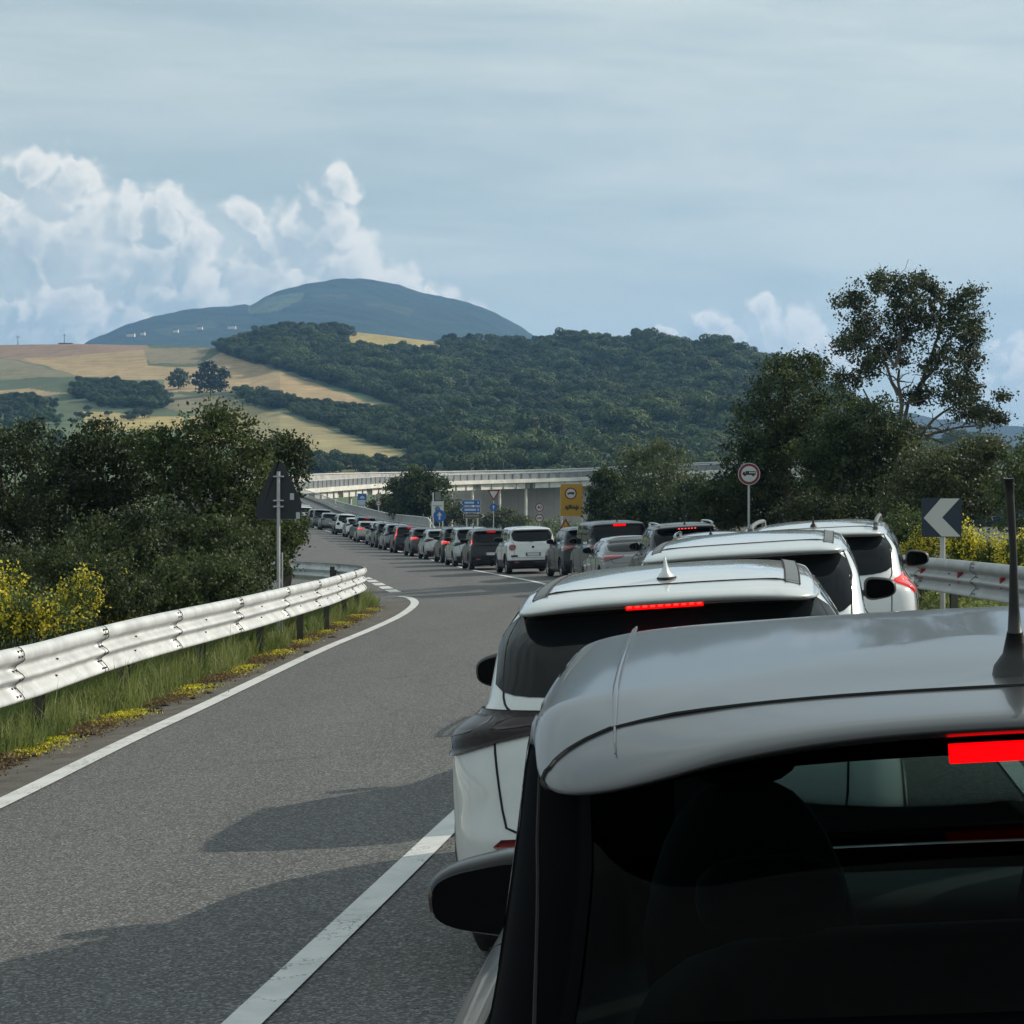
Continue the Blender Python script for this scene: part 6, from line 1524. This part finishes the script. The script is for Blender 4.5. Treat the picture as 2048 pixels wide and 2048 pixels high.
o, _ = car(dict(L=4.65, hw=.90, H=1.41, belt=.95, kind='sedan', paint=P_mid, gb=.30, gt=1.05, sp=.0, cowl=3.4, wst=2.75, rw=.56, lampm=M_lampred, lampz=(-.17, .0), lampu=(.12, .42), tail=.1), 1)
place(o, 3.2, 54.5, -6, 'mid grey saloon with dark red tail lamps beside the dark sport utility car')
o, _ = car(dict(L=4.4, hw=.92, H=1.83, belt=1.12, kind='suv', paint=P_dgrey, gb=.05, gt=.16, sp=.10, rw=.73, cowl=3.5, wst=2.9, brake='on', brake_w=.36, brake_h=.03, ant='stub', lampm=M_lampred, arch=.02), 1)
place(o, 3.15, 62.5, -7, 'tall dark van like car with lit brake bar, behind the grey saloon')
o, _ = car(dict(L=4.4, hw=.92, H=1.64, belt=1.03, kind='suv', paint=P_dark, brake='on', brake_w=.24, brake_h=.02, ant='stub', lampm=M_lampred, rw=.61, badge=True, badgem=M_chrome), 1)
place(o, 2.55, 69, -8, 'black sport utility car with chrome bumper trim, right of the white family car')
ob = o
MB().box(-.42, .42, -.03, .03, .50, .53).build('chrome_trim', M_chrome, ob)
for s_ in (-1, 1): MB().box(s_ * .62 - .10, s_ * .62 + .10, -.02, .05, .52, .545, Matrix.Identity(4)).build('chrome_trim', M_chrome, ob)
o, _ = car(dict(L=4.25, hw=.90, H=1.67, belt=1.06, kind='suv', paint=P_white, gb=.08, gt=.28, sp=.12, rw=.66, lamp='round', lampz=(-.24, -.04), lampm=M_lampred, badge=True, cowl=3.35, wst=2.75, clad=True, arch=.03), 1)
place(o, .76, 76, -7.5, 'white tall family car with square dark tail lamps and a round badge')
for s_ in (-1, 1): MB().box(s_ * .66 - .11, s_ * .66 + .11, .0, .10, .60, .66).build('vent_slot', M_trim, o)
rq = np.random.default_rng(9)
Q_ = [ # z, x, heading, options, label
    (84, -.75, -7.5, dict(L=4.0, hw=.84, H=1.60, paint=P_dark, lamp='tall', lampm=M_lampred, brake='on', brake_w=.34, gb=.06, gt=.26, sp=.14, rw=.62), 'black boxy hatchback with tall lit tail lamp left of the white family car'),
    (91, -1.5, -8, dict(L=4.5, hw=.90, H=1.66, kind='suv', paint=P_silver, ant='stub', rw=.66), 'silver people carrier half hidden behind the black boxy hatchback'),
    (98, -2.25, -8, dict(L=4.3, hw=.89, H=1.64, kind='suv', paint=P_dark, lampm=M_lamppart, lit=True, brake='on', brake_w=.26, ant='stub', lampu=(.12, .42)), 'black crossover with both red tail lamps lit, left of the silver people carrier'),
    (106, -3.35, -8.5, dict(L=4.1, hw=.86, H=1.50, paint=P_silver, lampm=M_lampoff), 'silver hatchback with dark tail lamp, left of the black crossover'),
    (113, -4.35, -9, dict(L=4.2, hw=.87, H=1.52, paint=P_dgrey, lampm=M_lamppart, lit=True), 'dark grey hatchback with lit left tail lamp behind the silver hatchback'),
    (121, -5.65, -9, dict(L=3.7, hw=.83, H=1.55, paint=P_dark, lamp='tall', lampm=M_lamppart, brake='on', brake_w=.30, gb=.05, gt=.2, sp=.1, rw=.62, cowl=2.9, wst=2.3), 'small black upright hatchback with lit lamps, centre of the far queue'),
    (128.5, -6.6, -9.3, dict(L=4.4, hw=.90, H=1.60, kind='suv', paint=P_mid, ant='stub'), 'grey roofed car behind the small black upright hatchback'),
    (135, -7.55, -9.5, dict(L=4.2, hw=.87, H=1.60, paint=P_dgrey), 'dark grey hatchback left of the small black upright one'),
    (141.5, -8.3, -9.5, dict(L=4.2, hw=.87, H=1.58, paint=P_silver, ant='stub'), 'silver grey hatchback overlapping the dark grey one'),
    (148, -9.6, -9.7, dict(L=4.0, hw=.84, H=1.46, paint=P_beige, lampm=M_lamppart, lit=True), 'beige grey small car with a lit tail lamp'),
    (154, -10.2, -9.8, dict(L=4.5, hw=.90, H=1.68, kind='suv', paint=P_dgrey, brake='on', brake_w=.34, ant='stub', rails='raised', railm=M_chrome), 'dark estate with a lit brake bar behind the beige car'),
    (161, -11.4, -9.6, dict(L=3.8, hw=.82, H=1.48, paint=P_white), 'small white hatchback half hidden by the beige car'),
    (168, -12.65, -9.4, dict(L=4.3, hw=.90, H=1.66, kind='suv', paint=P_white, lamp='round', lampm=M_lampoff, lampz=(-.22, -.03), clad=True, rails='raised'), 'white off road style car with square dark tail lamps near the far end'),
    (176, -13.4, -9.2, dict(L=4.3, hw=.87, H=1.5, paint=P_white), 'white car showing only its roof behind the white off road style car'),
    (185, -15.3, -8.8, dict(L=4.4, hw=.89, H=1.50, paint=P_mid), 'grey hatchback left of the white off road style car'),
    (193, -16.7, -8.6, dict(L=4.4, hw=.91, H=1.72, kind='suv', paint=P_blue, rw=.66), 'slate blue tall car left of the grey hatchback, far up the queue'),
    (202, -18.0, -8.5, dict(L=4.3, hw=.89, H=1.60, kind='suv', paint=P_red), 'dark red car far up the queue before the slate blue one'),
    (212, -20.0, -8.5, dict(L=4.3, hw=.89, H=1.60, paint=P_white), 'white car at the far end of the queue beside the triangular sign'),
    (221, -21.0, -8.5, dict(L=4.5, hw=.89, H=1.50, paint=P_silver), 'last grey car visible at the very end of the queue'),
]
for (y, x, h, cf, lab) in Q_:
    o, _ = car(dict(cf), 1); place(o, x, y, h, lab)
# a few vehicles crossing on the viaduct

# ------------------------------------------------------------------ haze
def haze():
    x0, x1, y0, y1, z0, z1 = -4600, 4600, -700, 7600, -120, 620
    o = MB().box(x0, x1, y0, y1, z0, z1).build('haze', None)
    m = bpy.data.materials.new('haze'); m.use_nodes = True; t = m.node_tree; t.nodes.clear()
    v = new(t, 'ShaderNodeVolumePrincipled'); v.inputs['Color'].default_value = (.27, .54, .95, 1); v.inputs['Density'].default_value = HAZE; v.inputs['Anisotropy'].default_value = .25
    ou = new(t, 'ShaderNodeOutputMaterial'); t.links.new(v.outputs[0], ou.inputs['Volume'])
    o.data.materials.clear(); o.data.materials.append(m); tag(o, 'thin blue haze filling the valley air', kind='stuff')
HAZE = 1.15e-4
haze()
